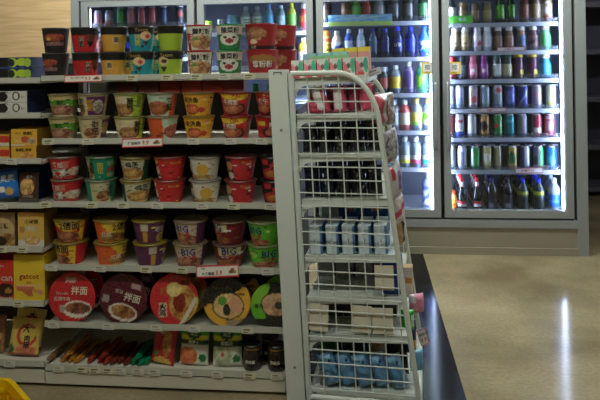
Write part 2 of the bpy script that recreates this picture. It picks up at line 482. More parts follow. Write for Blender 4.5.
# ---- rightmost door
R3 = 'of the rightmost cooler door'
rows = [
 (0, [(452, 'dark bottle with white label', 'pet', .19, .030, (30, 30, 34), (190, 195, 205), (30, 40, 34)),
      (463, 'gold-lidded brown jar', 'cup', .15, .033, (110, 92, 60), (140, 118, 70), (130, 110, 60)),
      (475, 'dark brown jar with gold band', 'cup', .15, .033, (84, 66, 46), (120, 98, 52), (96, 80, 48)),
      (487, 'small gold and green jar', 'cup', .15, .032, (120, 112, 70), (150, 140, 80), (110, 100, 60)),
      (500, 'black bottle with bright green stripes', 'coffee', .21, .033, (26, 32, 26), (60, 130, 40), (20, 22, 20)),
      (511, 'black bottle with thin green stripe', 'coffee', .21, .031, (28, 34, 30), (50, 84, 46), (20, 24, 20)),
      (524, 'slim reddish brown bottle', 'coffee', .21, .032, (112, 62, 54), (128, 76, 62), (80, 44, 40)),
      (535, 'stout bottle with tan label', 'cup', .21, .036, (110, 86, 70), (150, 130, 100), (90, 72, 60)),
      (547, 'amber bottle with pale round emblem', 'cup', .21, .035, (130, 104, 64), (165, 150, 120), (96, 80, 52))]),
 (1, [(455, 'leftmost cream milk-coffee bottle', 'coffee', .165, .032, (206, 188, 152), (214, 196, 160), (230, 226, 214)),
      (465, 'second cream milk-coffee bottle from the left', 'coffee', .165, .032, (200, 182, 140), (190, 168, 120), (230, 226, 214)),
      (477, 'white bottle with pink fruit print', 'coffee', .165, .032, (214, 204, 214), (224, 214, 224), (236, 232, 236)),
      (487, 'plain white milk-drink bottle', 'coffee', .165, .032, (198, 202, 212), (206, 208, 216), (232, 232, 236)),
      (498, 'dark brown coffee bottle with white cap', 'coffee', .165, .030, (88, 66, 54), (120, 92, 74), (226, 222, 214)),
      (509, 'mid brown coffee bottle with white cap', 'coffee', .165, .031, (124, 92, 76), (150, 116, 96), (226, 222, 214)),
      (521, 'tan coffee bottle with blue swirl', 'coffee', .165, .032, (160, 122, 96), (96, 116, 150), (226, 222, 214)),
      (533, 'purplish brown coffee bottle with swirl', 'coffee', .165, .033, (104, 72, 84), (136, 96, 90), (226, 222, 214)),
      (545, 'pale green milk-drink bottle', 'coffee', .165, .034, (110, 190, 130), (86, 180, 110), (220, 228, 222))]),
 (2, [(452, 'red-capped small red bottle', 'coffee', .155, .031, (190, 40, 50), (200, 60, 66), (200, 40, 48)),
      (462, 'black bottle with silver label', 'coffee', .16, .029, (44, 46, 58), (120, 124, 136), (60, 62, 74)),
      (473, 'bright pink bottle', 'coffee', .165, .032, (214, 110, 140), (226, 130, 160), (220, 120, 150)),
      (484, 'violet bottle with white mark', 'coffee', .165, .032, (140, 60, 140), (156, 74, 156), (150, 66, 150)),
      (497, 'green-capped dark bottle with white label', 'cup', .165, .034, (60, 72, 80), (196, 206, 204), (46, 96, 80)),
      (507, 'green-capped dark bottle with cream label', 'cup', .165, .034, (66, 70, 72), (190, 188, 150), (50, 90, 76)),
      (518, 'first yellow-capped plum bottle', 'cup', .168, .034, (84, 52, 70), (96, 50, 80), (222, 196, 60)),
      (532, 'second yellow-capped plum bottle', 'cup', .168, .034, (78, 48, 66), (92, 44, 76), (222, 196, 60)),
      (545, 'bright blue bottle with white cap', 'coffee', .164, .036, (50, 140, 190), (60, 156, 206), (226, 232, 238))]),
]
for sh, items in rows:
    for it in items:
        px, nm, kind, h, r, body, lab, cap = it
        lay = ()
        txt = None
        if 'plum' in nm: lay = (('r', .62, .95, .1, .5, (210, 190, 70)),)
        if 'pink fruit' in nm: lay = (('o', .7, .4, .16, .2, (206, 60, 76)),)
        if 'swirl' in nm: lay = (('p', [(.1, .1), (.9, .6), (.9, .85), (.1, .4)], (70, 90, 130) if 'blue' in nm else (64, 46, 66)),)
        if 'stripe' in nm: lay = (('p', [(.35, .2), (.45, .2), (.42, .9), (.32, .9)], (110, 210, 50)), ('p', [(.6, .15), (.68, .15), (.7, .9), (.62, .9)], (110, 210, 50)))
        if 'emblem' in nm: lay = (('o', .5, .6, .2, .2, (210, 205, 215)), ('o', .5, .15, .2, .1, (180, 60, 50)))
        if 'white mark' in nm or nm == 'bright pink bottle': lay = (('o', .5, .5, .16, .16, (236, 226, 236)),)
        if 'cream milk' in nm: lay = (('r', .35, .6, .35, .55, (120, 96, 60)), ('o', .6, .15, .2, .1, (170, 140, 90)))
        if sh: h *= 1.05; r *= 1.03
        if sh: put_bottle(3, sh, px + 1, 'bottle in the second row behind the ' + nm, kind, h, r, body, lab, cap, lab=(.12, .62), layers=lay, dy=.082, group='second row on the ' + SHN[sh] + ' shelf ' + R3, shared=False)
        t = put_bottle(3, sh, px, nm + ' on the ' + SHN[sh] + ' shelf ' + R3, kind, h, r, body, lab, cap, lab=(.12, .62), layers=lay, txt=txt)
cans = [
 (3, [(451, 'silver', (170, 175, 190), ()), (459.5, 'white and pale blue', (186, 198, 226), (('r', .2, .8, .2, .5, (150, 166, 214)),)),
      (473, 'pink and silver', (196, 176, 190), (('o', .6, .4, .2, .15, (206, 90, 110)),)), (485, 'grey-blue banded', (150, 166, 180), (('r', .1, .5, .1, .9, (110, 132, 150)),)),
      (497.5, 'silver can with red top mark, a', (150, 168, 182), (('o', .6, .8, .2, .1, (190, 60, 60)), ('r', .2, .5, .1, .6, (110, 130, 150)))),
      (510, 'violet-blue', (70, 72, 150), (('o', .5, .5, .3, .3, (110, 120, 200)),)), (523, 'deep blue', (64, 76, 160), (('p', [(.2, .2), (.8, .8), (.8, .6), (.2, .05)], (140, 160, 220)),)),
      (536.5, 'pinkish grey', (176, 160, 172), (('r', .3, .8, .5, .7, (190, 150, 160)),)), (551, 'lime and silver', (196, 204, 150), (('r', .3, .9, .1, .3, (214, 214, 60)), ('r', .0, .3, 0, 1, (160, 168, 170))))]),
 (4, [(450, 'dull red', (130, 60, 66), ()), (459.5, 'white can with blue foot, a', (214, 214, 222), (('r', -1, 2, .05, .28, (60, 90, 210)), ('o', .5, .7, .3, .1, (150, 60, 90)))),
      (472, 'bright silver', (176, 178, 190), (('r', .2, .4, .1, .9, (206, 208, 220)),)), (484.5, 'gold can with black disc, a', (166, 122, 62), (('o', .45, .5, .34, .2, (30, 28, 28)),)),
      (497.5, 'green can with red star, a', (42, 130, 66), (('o', .4, .5, .2, .1, (180, 50, 50)), ('r', .7, .8, .1, .9, (130, 190, 140)))),
      (509.5, 'teal', (24, 128, 136), (('r', .2, .8, .6, .8, (70, 160, 166)),)), (522, 'plain grey', (124, 126, 138), (('r', .55, .65, 0, 1, (158, 160, 172)),)),
      (536.5, 'red can with white foot, a', (160, 60, 76), (('r', .3, .9, .2, .4, (226, 220, 226)), ('r', 0, .25, 0, 1, (120, 120, 130)))), (549.5, 'red and silver', (186, 60, 84), (('r', .2, .75, .3, .7, (176, 150, 160)), ('r', .2, .75, .75, .9, (210, 190, 200))))]),
 (5, [(451.5, 'pale silver', (176, 182, 196), ()), (462, 'white and silver', (206, 212, 224), (('r', .35, .65, .2, .8, (120, 130, 160)),)),
      (475, 'green', (60, 150, 80), (('r', .2, .4, .1, .9, (190, 220, 200)),)), (487, 'pale gold', (170, 158, 96), (('o', .5, .5, .3, .2, (200, 196, 180)),)),
      (497, 'dark olive', (96, 92, 70), (('r', .5, .7, 0, 1, (150, 146, 110)),)), (512, 'gold and green', (176, 150, 80), (('o', .5, .5, .3, .25, (60, 110, 70)),)),
      (525, 'blue and white', (70, 84, 150), (('r', .5, .8, .1, .95, (200, 206, 226)),)), (538.5, 'silver can with green side, a', (150, 160, 160), (('r', .6, 1.2, 0, 1, (50, 170, 90)), ('o', .3, .4, .2, .2, (60, 120, 70)))),
      (551.5, 'bright blue', (40, 110, 214), (('o', .5, .4, .3, .2, (80, 160, 236)),))]),
]
for sh, items in cans:
    for px, nm, bg, lay in items:
        nm = nm[:-3] if nm.endswith(', a') else nm + ' can'
        put_can(3, sh, px, nm + ' on the ' + SHN[sh] + ' shelf ' + R3, bg, lay, rot=0)
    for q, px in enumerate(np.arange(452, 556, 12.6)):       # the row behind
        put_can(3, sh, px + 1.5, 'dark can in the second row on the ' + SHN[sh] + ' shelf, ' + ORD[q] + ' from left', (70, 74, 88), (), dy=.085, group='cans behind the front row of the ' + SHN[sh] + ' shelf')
# bottom shelf: rows of bottles rising to the back
B7 = [(462, 'left-hand dark cola glass bottle with red and white label', 'glass', .228, .031, (18, 26, 24), (196, 190, 190), (200, 30, 40), (.12, .30), (('r', -1, 2, .55, 1.1, (190, 36, 48)),), 4),
      (477, 'right-hand dark cola glass bottle with red and white label', 'glass', .228, .031, (18, 26, 24), (196, 190, 190), (200, 30, 40), (.12, .30), (('r', -1, 2, .55, 1.1, (190, 36, 48)),), 4),
      (491.5, 'left-hand black stout bottle with dark cap', 'pet', .225, .037, (20, 22, 30), (36, 38, 50), (38, 48, 110), (.1, .5), (('r', .3, .6, .0, .4, (110, 114, 130)),), 3),
      (507, 'right-hand black stout bottle with dark cap', 'pet', .225, .037, (20, 22, 30), (36, 38, 50), (40, 44, 60), (.1, .5), (('r', .35, .7, .0, .3, (140, 146, 160)),), 3),
      (522.5, 'left-hand blue-capped dark bottle with yellow neck label', 'pet', .225, .037, (42, 56, 62), (150, 160, 60), (20, 50, 214), (.44, .62), (('r', -1, 2, -.1, .4, (60, 78, 66)),), 4),
      (538.5, 'right-hand blue-capped dark bottle with yellow neck label', 'pet', .225, .037, (42, 56, 62), (176, 186, 40), (20, 50, 214), (.44, .62), (('r', -1, 2, -.1, .35, (60, 78, 66)),), 4),
      (554, 'clear water bottle with blue label', 'water', .225, .041, (150, 176, 220), (30, 100, 214), (214, 224, 240), (.14, .52), (('r', .2, .8, .4, .5, (90, 150, 230)),), 4)]
for px, nm, kind, h, r, body, lab, cap, lr, lay, n in B7:
    x0 = atx(px, 192, YS + .01 + r)
    for k in range(n):
        y = YS + .008 + r + k * (2 * r + .004)
        z = 0.264 + (y - YS) * math.tan(TILT)
        lb = (nm + ', front of its row') if k == 0 else (nm + ', ' + ORD[k] + ' in its row')
        bt = put_bottle(3, 9, px, lb, kind, h, r, body, lab, cap, clear=(kind == 'water'), lab=lr, layers=lay, pos=(x0, y, z + .001), tilt=TILT,
                   group='rows of bottles on the cooler floor')
        if kind == 'glass':
            nk = MB().lathe([(.46 * r + .0016, .72 * h), (.43 * r + .0014, .80 * h), (.41 * r + .0012, .88 * h)], 14,
                            painter((220, 214, 214), [('r', -1, 2, .0, .45, (196, 40, 52))]), caps=(False, False))
            obj('neck_label', nk, GLOSS, bt)
# small orange bottle at the left end of the cooler floor
put_bottle(3, 9, 454, 'small orange-and-yellow bottle beside the cola bottles at the cooler bottom', 'coffee', .125, .026, (214, 120, 40), (226, 170, 50), (190, 60, 30), pos=(atx(454, 205, 4.64), 4.64, .274), tilt=TILT)

# ---- third door
R2 = 'of the third cooler door'
third = [
 (0, [(326, 'dark brown carton-shaped', 'cup', .15, .033, (64, 50, 44), (80, 60, 52), (50, 44, 42)), (346, 'orange-brown', 'cup', .15, .033, (120, 84, 62), (140, 96, 70), (90, 66, 54)),
      (356.5, 'bright green', 'coffee', .19, .033, (84, 150, 50), (90, 170, 60), (110, 170, 90)), (366.5, 'red', 'coffee', .19, .033, (150, 60, 54), (170, 70, 60), (130, 50, 50)),
      (379, 'pale grey', 'coffee', .19, .035, (130, 138, 140), (150, 156, 158), (140, 146, 150)), (394, 'dark grey', 'pet', .2, .035, (52, 58, 60), (80, 84, 90), (44, 48, 52)),
      (408, 'dim olive', 'pet', .2, .035, (60, 66, 60), (84, 84, 84), (44, 52, 48)), (423, 'dark green', 'pet', .2, .036, (36, 60, 40), (50, 104, 54), (60, 150, 60))]),
 (1, [(326, 'round orange-topped', 'coffee', .19, .034, (226, 180, 40), (236, 196, 40), (230, 120, 30)), (337, 'beige juice', 'pet', .19, .036, (206, 180, 150), (226, 226, 232), (230, 226, 220)),
      (349, 'blue sports-drink', 'pet', .2, .034, (50, 80, 160), (176, 190, 214), (210, 216, 226)), (361, 'clear sports-drink', 'pet', .2, .034, (150, 176, 196), (190, 200, 214), (190, 200, 210)),
      (373, 'slate blue', 'pet', .2, .034, (58, 74, 110), (70, 84, 124), (40, 60, 120)), (385, 'dark navy', 'pet', .2, .035, (28, 36, 70), (36, 46, 96), (30, 50, 150)),
      (397.5, 'navy cola bottle with white lettering, a', 'pet', .21, .035, (20, 28, 76), (24, 36, 110), (26, 60, 206)), (410.5, 'royal blue cola', 'pet', .21, .035, (24, 36, 110), (30, 50, 170), (26, 60, 206)),
      (424, 'bright blue bottle with yellow swirl, a', 'pet', .21, .037, (30, 80, 170), (40, 120, 210), (40, 90, 226))]),
 (2, [(372, 'dull grey', 'pet', .2, .034, (110, 110, 116), (130, 100, 100), (170, 170, 174)), (383.5, 'red-labelled dark', 'coffee', .19, .034, (60, 72, 70), (160, 80, 76), (200, 206, 212)), (395.5, 'clear bottle with yellow label, a', 'pet', .2, .036, (170, 180, 176), (222, 190, 60), (224, 228, 230)),
      (408.5, 'purple grape-drink', 'pet', .225, .037, (128, 112, 160), (92, 70, 142), (214, 220, 230)), (421.5, 'green drink', 'pet', .22, .037, (60, 160, 110), (50, 176, 70), (214, 226, 226))]),
 (3, [(381, 'yellow-and-red', 'cup', .19, .033, (206, 180, 70), (190, 60, 50), (210, 190, 90)), (394, 'clear water', 'pet', .215, .036, (150, 160, 176), (176, 186, 196), (206, 212, 222)), (404.5, 'red fruit-drink', 'pet', .215, .036, (190, 84, 84), (214, 200, 190), (214, 216, 220)),
      (416.5, 'clear lemon-drink', 'pet', .225, .037, (196, 206, 196), (222, 222, 120), (226, 206, 110)), (428, 'clear bottle with green and yellow label, a', 'pet', .225, .037, (200, 208, 206), (226, 232, 200), (226, 206, 110))]),
 (4, [(394, 'pale water', 'pet', .2, .034, (150, 170, 184), (170, 186, 196), (206, 212, 222)), (405, 'clear bottle with yellow foot label, a', 'pet', .21, .034, (150, 160, 166), (206, 200, 70), (214, 220, 226)),
      (415.5, 'clear bottle with pink foot label, a', 'pet', .21, .034, (156, 160, 170), (220, 70, 120), (214, 220, 226)), (427, 'clear bottle with turquoise foot label, a', 'pet', .21, .034, (170, 190, 196), (30, 190, 190), (220, 226, 232))]),
]
for sh, items in third:
    for px, nm, kind, h, r, body, lab, cap in items:
        lay, txt, clear, lr = (), None, False, (.2, .6)
        if nm.endswith(', a'): nm = nm[:-3]
        else: nm += ' bottle'
        if sh >= 2 and ('clear' in nm or 'water' in nm): clear = True
        if sh == 4: lr = (.14, .42); lay = (('r', -1, 2, .55, 1.1, (206, 212, 216)),)
        if 'white lettering' in nm: txt = ('百事', .5, .42, .03, (226, 230, 240))
        if 'yellow swirl' in nm: lay = (('p', [(.3, .1), (.9, .5), (.9, .9), (.5, .5)], (226, 216, 60)), ('o', .4, .7, .2, .15, (226, 236, 246)))
        if 'beige' in nm: lay = (('p', [(.1, .2), (.9, .5), (.9, .8), (.1, .5)], (40, 70, 190)),)
        if 'orange-topped' in nm: lay = (('r', -1, 2, .2, .4, (40, 34, 30)), ('r', -1, 2, .6, .8, (206, 60, 40)))
        if 'lemon' in nm: lay = (('o', .3, .5, .2, .25, (226, 206, 40)), ('o', .8, .5, .2, .2, (226, 206, 60)), ('r', .2, .8, 0, .2, (130, 200, 80)))
        if 'green and yellow' in nm: lay = (('o', .35, .65, .25, .25, (110, 200, 50)), ('o', .75, .45, .2, .2, (226, 206, 60)))
        if clear: body = tuple((c + 2 * 222) / 3 for c in body)
        if 'grape' in nm: lr = (.2, .7)
        if nm == 'green drink bottle': lay = (('p', [(.0, .0), (.4, .0), (.8, 1), (0, 1)], (130, 214, 50)), ('r', .75, 1.2, 0, .8, (60, 186, 170)))
        if sh < 2: h *= 1.06
        r *= 1.08
        put_bottle(2, sh, px + 1, 'bottle in the second row behind the ' + nm + ', ' + SHN[sh] + ' shelf', kind, h, r, body, lab, cap, clear=clear, lab=lr, layers=lay, txt=txt, dy=.086, group='second row on the ' + SHN[sh] + ' shelf ' + R2, shared=False)
        put_bottle(2, sh, px, nm + ' on the ' + SHN[sh] + ' shelf ' + R2, kind, h, r, body, lab, cap, clear=clear, lab=lr, layers=lay, txt=txt)
put_bottle(2, 9, 429, 'tall blue and white patterned bottle standing alone at the third door bottom', 'square', .27, .048, (150, 160, 214), (90, 104, 200), (226, 230, 246), lab=(.1, .62),
           layers=(('o', .3, .7, .2, .15, (226, 226, 246)), ('o', .7, .4, .2, .15, (200, 120, 170)), ('o', .4, .2, .25, .1, (226, 230, 250))), z=.266)

# ---- second and leftmost doors (seen above the noodle shelves)
R1 = 'of the second cooler door'
for px, nm, kind, h, r, body, lab, cap in [
    (208, 'low lime-lidded', 'cup', .09, .037, (150, 170, 60), (120, 180, 50), (170, 226, 30)), (221, 'low white', 'cup', .1, .03, (170, 176, 180), (190, 196, 200), (200, 206, 210)),
    (233, 'wide pale blue', 'cup', .13, .045, (90, 150, 170), (110, 170, 190), (120, 170, 190)), (246, 'white-labelled clear', 'pet', .19, .038, (120, 140, 140), (186, 200, 186), (170, 186, 186)),
    (257.5, 'green-printed white-labelled', 'pet', .19, .038, (124, 144, 140), (190, 206, 190), (170, 186, 186)), (269, 'sky-blue-labelled', 'pet', .2, .037, (90, 140, 160), (70, 150, 190), (90, 140, 200)),
    (281, 'pale clear', 'pet', .195, .036, (120, 146, 146), (140, 170, 180), (170, 190, 190)), (291.5, 'yellow-green tea', 'pet', .21, .037, (150, 150, 40), (90, 150, 50), (190, 180, 40)),
    (304.5, 'red', 'coffee', .2, .036, (150, 40, 44), (170, 40, 46), (190, 180, 176))]:
    lay = (('r', .3, .7, .3, .5, (70, 120, 80)), ('r', .3, .7, .6, .8, (80, 130, 90))) if 'white-lab' in nm else ()
    txt = ('红茶', .5, .45, .05, (226, 200, 60)) if nm == 'red' else None
    put_bottle(1, 0, px, nm + ' bottle on the visible top shelf ' + R1, kind, h, r, body, lab, cap, lab=(.2, .6), layers=lay, txt=txt)
for px, nm, kind, h, r, body, lab, cap in [(279, 'grey-capped brown', 'pet', .19, .038, (84, 72, 64), (100, 86, 76), (190, 194, 200)), (291, 'white-capped brown', 'pet', .19, .038, (110, 84, 66), (136, 104, 80), (206, 210, 214)), (303.5, 'yellow and white', 'pet', .2, .038, (226, 206, 40), (226, 226, 220), (226, 230, 236))]:
    put_bottle(1, 1, px, nm + ' bottle on the lower shelf ' + R1, kind, h, r, body, lab, cap, lab=(.1, .5))
R0 = 'of the leftmost cooler door'
for px, nm, bg, lay in [(98, 'silver and pink', (176, 160, 164), (('r', .4, .8, .2, .8, (190, 120, 124)),)), (109, 'pale pink-footed', (176, 176, 180), (('r', -1, 2, 0, .4, (190, 120, 110)),)), (121, 'green', (50, 140, 70), ()),
                        (131.5, 'pink', (176, 110, 112), ()), (142, 'rose red', (176, 84, 92), ()), (152.5, 'deep rose', (170, 80, 88), ()), (163.5, 'dark blue', (50, 60, 96), ()), (180, 'black can with red dot, a', (50, 54, 62), (('o', .5, .6, .3, .15, (150, 60, 60)),))]:
    nm = nm[:-3] if nm.endswith(', a') else nm + ' can'
    put_can(0, 0, px, nm + ' on the top shelf ' + R0, bg, lay, h=.13 if px < 115 else .15, r=.030)
for px, nm, body, lab, cap in [(101, 'brown-red', (120, 64, 50), (140, 76, 60), (176, 170, 160)), (128, 'blue-topped dark', (26, 30, 50), (40, 60, 200), (190, 196, 206))]:
    put_bottle(0, 1, px, nm + ' bottle on the second shelf ' + R0, 'pet', .19, .033, body, lab, cap, lab=(.4, .62))

# ---- tags and banners on the cooler
def flat_card(name, label, cat, px, py, Y, wpx, hpx, scale, bg, layers=(), texts=(), rot=(0, 0, 0), group=None, th=.002, pos=None, parent=None, wm=None, hm=None):
    """thin printed card, w and h in metres = pixels / scale"""
    W, H = (wm, hm) if wm else (wpx / scale, hpx / scale)
    m = MB().box(-W / 2, W / 2, 0, th, -H / 2, H / 2, lin((225, 222, 212)))
    m.grid(lambda u, v: ((u - .5) * W, u * 0 - .0004, (v - .5) * H), 24, 12, painter(bg, list(layers)))
    for s, u, v, hh, c in texts:
        m.text(s, lambda p, q: ((u - .5) * W + p, p * 0 - .0012, (v - .5) * H + q), hh * H, lin(c), wmax=W * .9)
    if pos is None:
        x, z = at(px, py, Y); pos = (x, Y, z)
    o = obj(name, m, PRINT, loc=pos, rot=rot)
    return tag(o, label, cat, group)
RED = (190, 30, 34)
def border(c, a=.03, b_=.09):
    return [('r', -1, a, -1, 2, c), ('r', 1 - a, 2, -1, 2, c), ('r', -1, 2, -1, b_, c), ('r', -1, 2, 1 - b_, 2, c)]
def fpos(px, py, Y): x, z = at(px, py, Y); return (x, Y, z)
flat_card('banner_card', 'blue sky and green meadow banner strip on the third cooler door shelf', 'banner', 360, 20, YS - .012, 64, 11, 141, (110, 180, 230),
          [('r', -1, 2, 0, .4, (180, 214, 100)), ('n', .5, .75, .9, .35, (90, 160, 220), (170, 216, 240))])
flat_card('banner_card', 'green promotional strip on the top shelf of the rightmost cooler door', 'banner', 460, 19.5, YS - .012, 25, 7.5, 144, (80, 190, 60), [('r', 0, .25, 0, 1, (110, 210, 80))], [('新品', .6, .5, .5, (230, 240, 220))])
for i, (px, py, wp, hp, sh) in enumerate([(511, 49, 27, 4, 'second'), (493, 110, 26, 4, 'fourth'), (529, 170.5, 27, 5.5, 'sixth')]):
    flat_card('promo_tag', 'white promo tag with thin red border on the ' + sh + ' rightmost-door shelf rail', 'price tag', px, py, YS - .012, wp, hp, 144, (226, 222, 226), border(RED, .02, .1),
              [('优惠价 5.0', .45, .5, .5, (176, 50, 60))], rot=(0, math.radians(-1 if i < 2 else -2), 0), group='red-bordered tags on cooler shelves')
for px, nm in ((427.5, 'third'), (454.5, 'rightmost')):
    flat_card('pull_sticker', 'yellow and white pull sticker on the glass of the ' + nm + ' cooler door', 'sticker', px, 68, YF + .014, 12, 12, 144, (222, 190, 50), [('r', .14, .86, .25, .9, (222, 222, 218))],
              [('拉', .5, .58, .42, (40, 40, 44)), ('PULL', .5, .13, .12, (60, 50, 30))], group='pull stickers on cooler doors')

# ------------------------------------------------------------------ dark shelving beyond the cooler
fs = thing('shelving_unit', 'dark tall shelving unit in the shade beyond the right end of the cooler', 'shelf', (2.5, 6.3, 0))
obj('back_panel', MB().box(-.75, 1.2, .4, .44, 0, 2.4), FARM, fs)
for x in (-.75, .25, 1.2): obj('upright', MB().box(x - .03, x + .03, 0, .4, 0, 2.4), FARM, fs)
for z in (.1, .5, .95, 1.4, 1.85): obj('shelf', MB().box(-.72, 1.17, 0, .4, z - .05, z), FARL, fs)

# ------------------------------------------------------------------ noodle gondola
YG = 2.54
GX0, GX1 = atx(44, 230, YG), -0.336
GZ = [1.279, 1.018, .757, .496, .259]
GZF = .078
gon = thing('gondola_shelf', 'white metal gondola shelf stocked with instant noodles', 'shelf', ((GX0 + GX1) / 2, YG, 0))
gx0, gx1 = GX0 - (GX0 + GX1) / 2, GX1 - (GX0 + GX1) / 2
GCX = (GX0 + GX1) / 2
obj('back_panel', MB().box(gx0 + .001, gx1 - .02, .44, .46, .09, 1.19), SHADED, gon)
for x0_, x1_ in ((gx0, gx0 + .085), (gx1 - .024, gx1)): obj('upright', MB().box(x0_, x1_, .462, .49, 0, 1.279 - .03), GREYM, gon)
obj('base_panel', MB().box(gx0, gx1, -.006, .44, 0.014, GZF - .0165), SHELFW, gon)
obj('shadow_plinth', MB().box(gx0 + .01, gx1 - .01, .03, .43, 0, .014), BLACKP, gon)  # black strip painted as the shadow under the raised base
PTAGS = [[133, 168, 197, 225, 250], [50, 89, 194, 231, 262], [47, 93, 124, 158, 203, 234, 271], [53, 101, 147, 183, 268], [55, 109, 157, 195, 248], [60, 83, 96, 109, 121, 139, 155, 187, 218, 250, 277]]
PY = [75, 140, 204, 267, 325, 370]
TAGMESH = MB().box(-.024, .024, 0, .0015, -.012, .012, lin((206, 202, 186))).box(-.018, .006, -.0004, 0, .002, .007, lin((140, 136, 126))).box(-.018, .014, -.0004, 0, -.008, -.002, lin((176, 172, 160))).mesh('price_tag', PRINT)
TAGMESH2 = MB().box(-.024, .024, 0, .0015, -.012, .012, lin((204, 200, 166))).box(-.018, .010, -.0004, 0, .000, .006, lin((110, 106, 90))).box(-.018, .004, -.0004, 0, -.009, -.004, lin((140, 136, 110))).mesh('price_tag', PRINT)
def gon_shelf(parent, px_tags, py, x0, x1, cxw, z, depth=.42, tray=False):
    s = obj('shelf', MB().box(x0 + .002, x1 - .002, .004, depth, z - .014, z), SHELFW, parent)
    a, b_ = z - .013, z + .012
    obj('price_rail', MB().add([(x0, -.002, a), (x1, -.002, a), (x1, -.008, a + .003), (x0, -.008, a + .003), (x0, -.004, b_), (x1, -.004, b_), (x0, .003, b_), (x1, .003, b_), (x0, .003, a), (x1, .003, a)],
        [(0, 1, 2, 3)[::-1], (3, 2, 5, 4), (4, 5, 7, 6), (6, 7, 9, 8), (8, 9, 1, 0), (0, 3, 4, 6, 8), (1, 9, 7, 5, 2)], (1, 1, 1)), RAIL, s)
    for px in px_tags:
        X = atx(px, py, YG) - cxw
        obj('price_tag', TAGMESH if random.random() < .6 else TAGMESH2, parent=s, loc=(X, -.0105, z - .001), rot=(math.radians(-8), random.uniform(-.03, .03), 0))
    return s
for k in range(5): gon_shelf(gon, PTAGS[k], PY[k], gx0, gx1, GCX, GZ[k])
gon_shelf(gon, PTAGS[5], PY[5], gx0, gx1, GCX, GZF)

# --- noodle cups
LIDM = paint_mat('foil_lid', (190, 186, 172), 0.35, metal=0.3)
CUPS = {}
def cup_mesh(name, bg, layers, texts, h, rt, rb, lidc):
    if name in CUPS: return CUPS[name]
    R_ = random.Random(name)              # fine print: small marks scattered over the sleeve
    marks = []
    if name[0] != 'A' or name in ('A5', 'A6'):
        for q in range(34):
            u0, v0 = R_.uniform(-.3, 1.2), R_.uniform(.04, .82)
            k_ = R_.choice([.45, .6, .75, 1.35, 1.6])
            base = R_.choice([bg, bg] + [L[5] for L in layers if L[0] in 'ro' and len(L) > 5])
            marks.append(('r', u0, u0 + R_.uniform(.03, .13), v0, v0 + R_.uniform(.02, .06), tuple(min(235, c * k_) for c in base)))
    fn = painter(bg, list(layers[:1]) + marks + list(layers[1:]))
    zz = np.linspace(0, h - .004, 28)
    prof = [(rb * .94, 0.0)] + [(rb + (rt - rb) * (z / h), z + .0015) for z in zz]
    m = MB().lathe(prof, 112, fn)
    for s, u, v, th, c in texts:
        rv = rb + (rt - rb) * v + .0014
        def sf(p, q):
            a = (u - .5) * math.pi + p / rv; r_ = rb + (rt - rb) * (v + q / h) + .0014
            return r_ * np.sin(a), -r_ * np.cos(a), v * h + q
        m.text(s, sf, th * h * 1.22, lin(c), wmax=rv * 1.7)
    body = m.mesh('cup_body', PRINT, 40)
    rim = rt + (.0008 if name[0] == 'A' else .0022)
    l = MB().lathe([(rt - .0005, h - .0065), (rim, h - .006), (rim + .0005, h - .003), (rim - .001, h - .0005), (rt - .004, h), (0.0001, h - .0006)], 48, lin(lidc))
    lid = l.mesh('lid', GLOSS, 40)
    CUPS[name] = (body, lid)
    return CUPS[name]
K = (30, 27, 25); CREAM = (214, 198, 160); W_ = (226, 218, 200)
NOOD = ((120, 66, 40), (196, 150, 90))
def nd(u, v, a, b_, c1=NOOD[0], c2=NOOD[1]): return ('n', u, v, a, b_, c1, c2)
BAND = ('r', -9, 9, .70, 1.1, K)
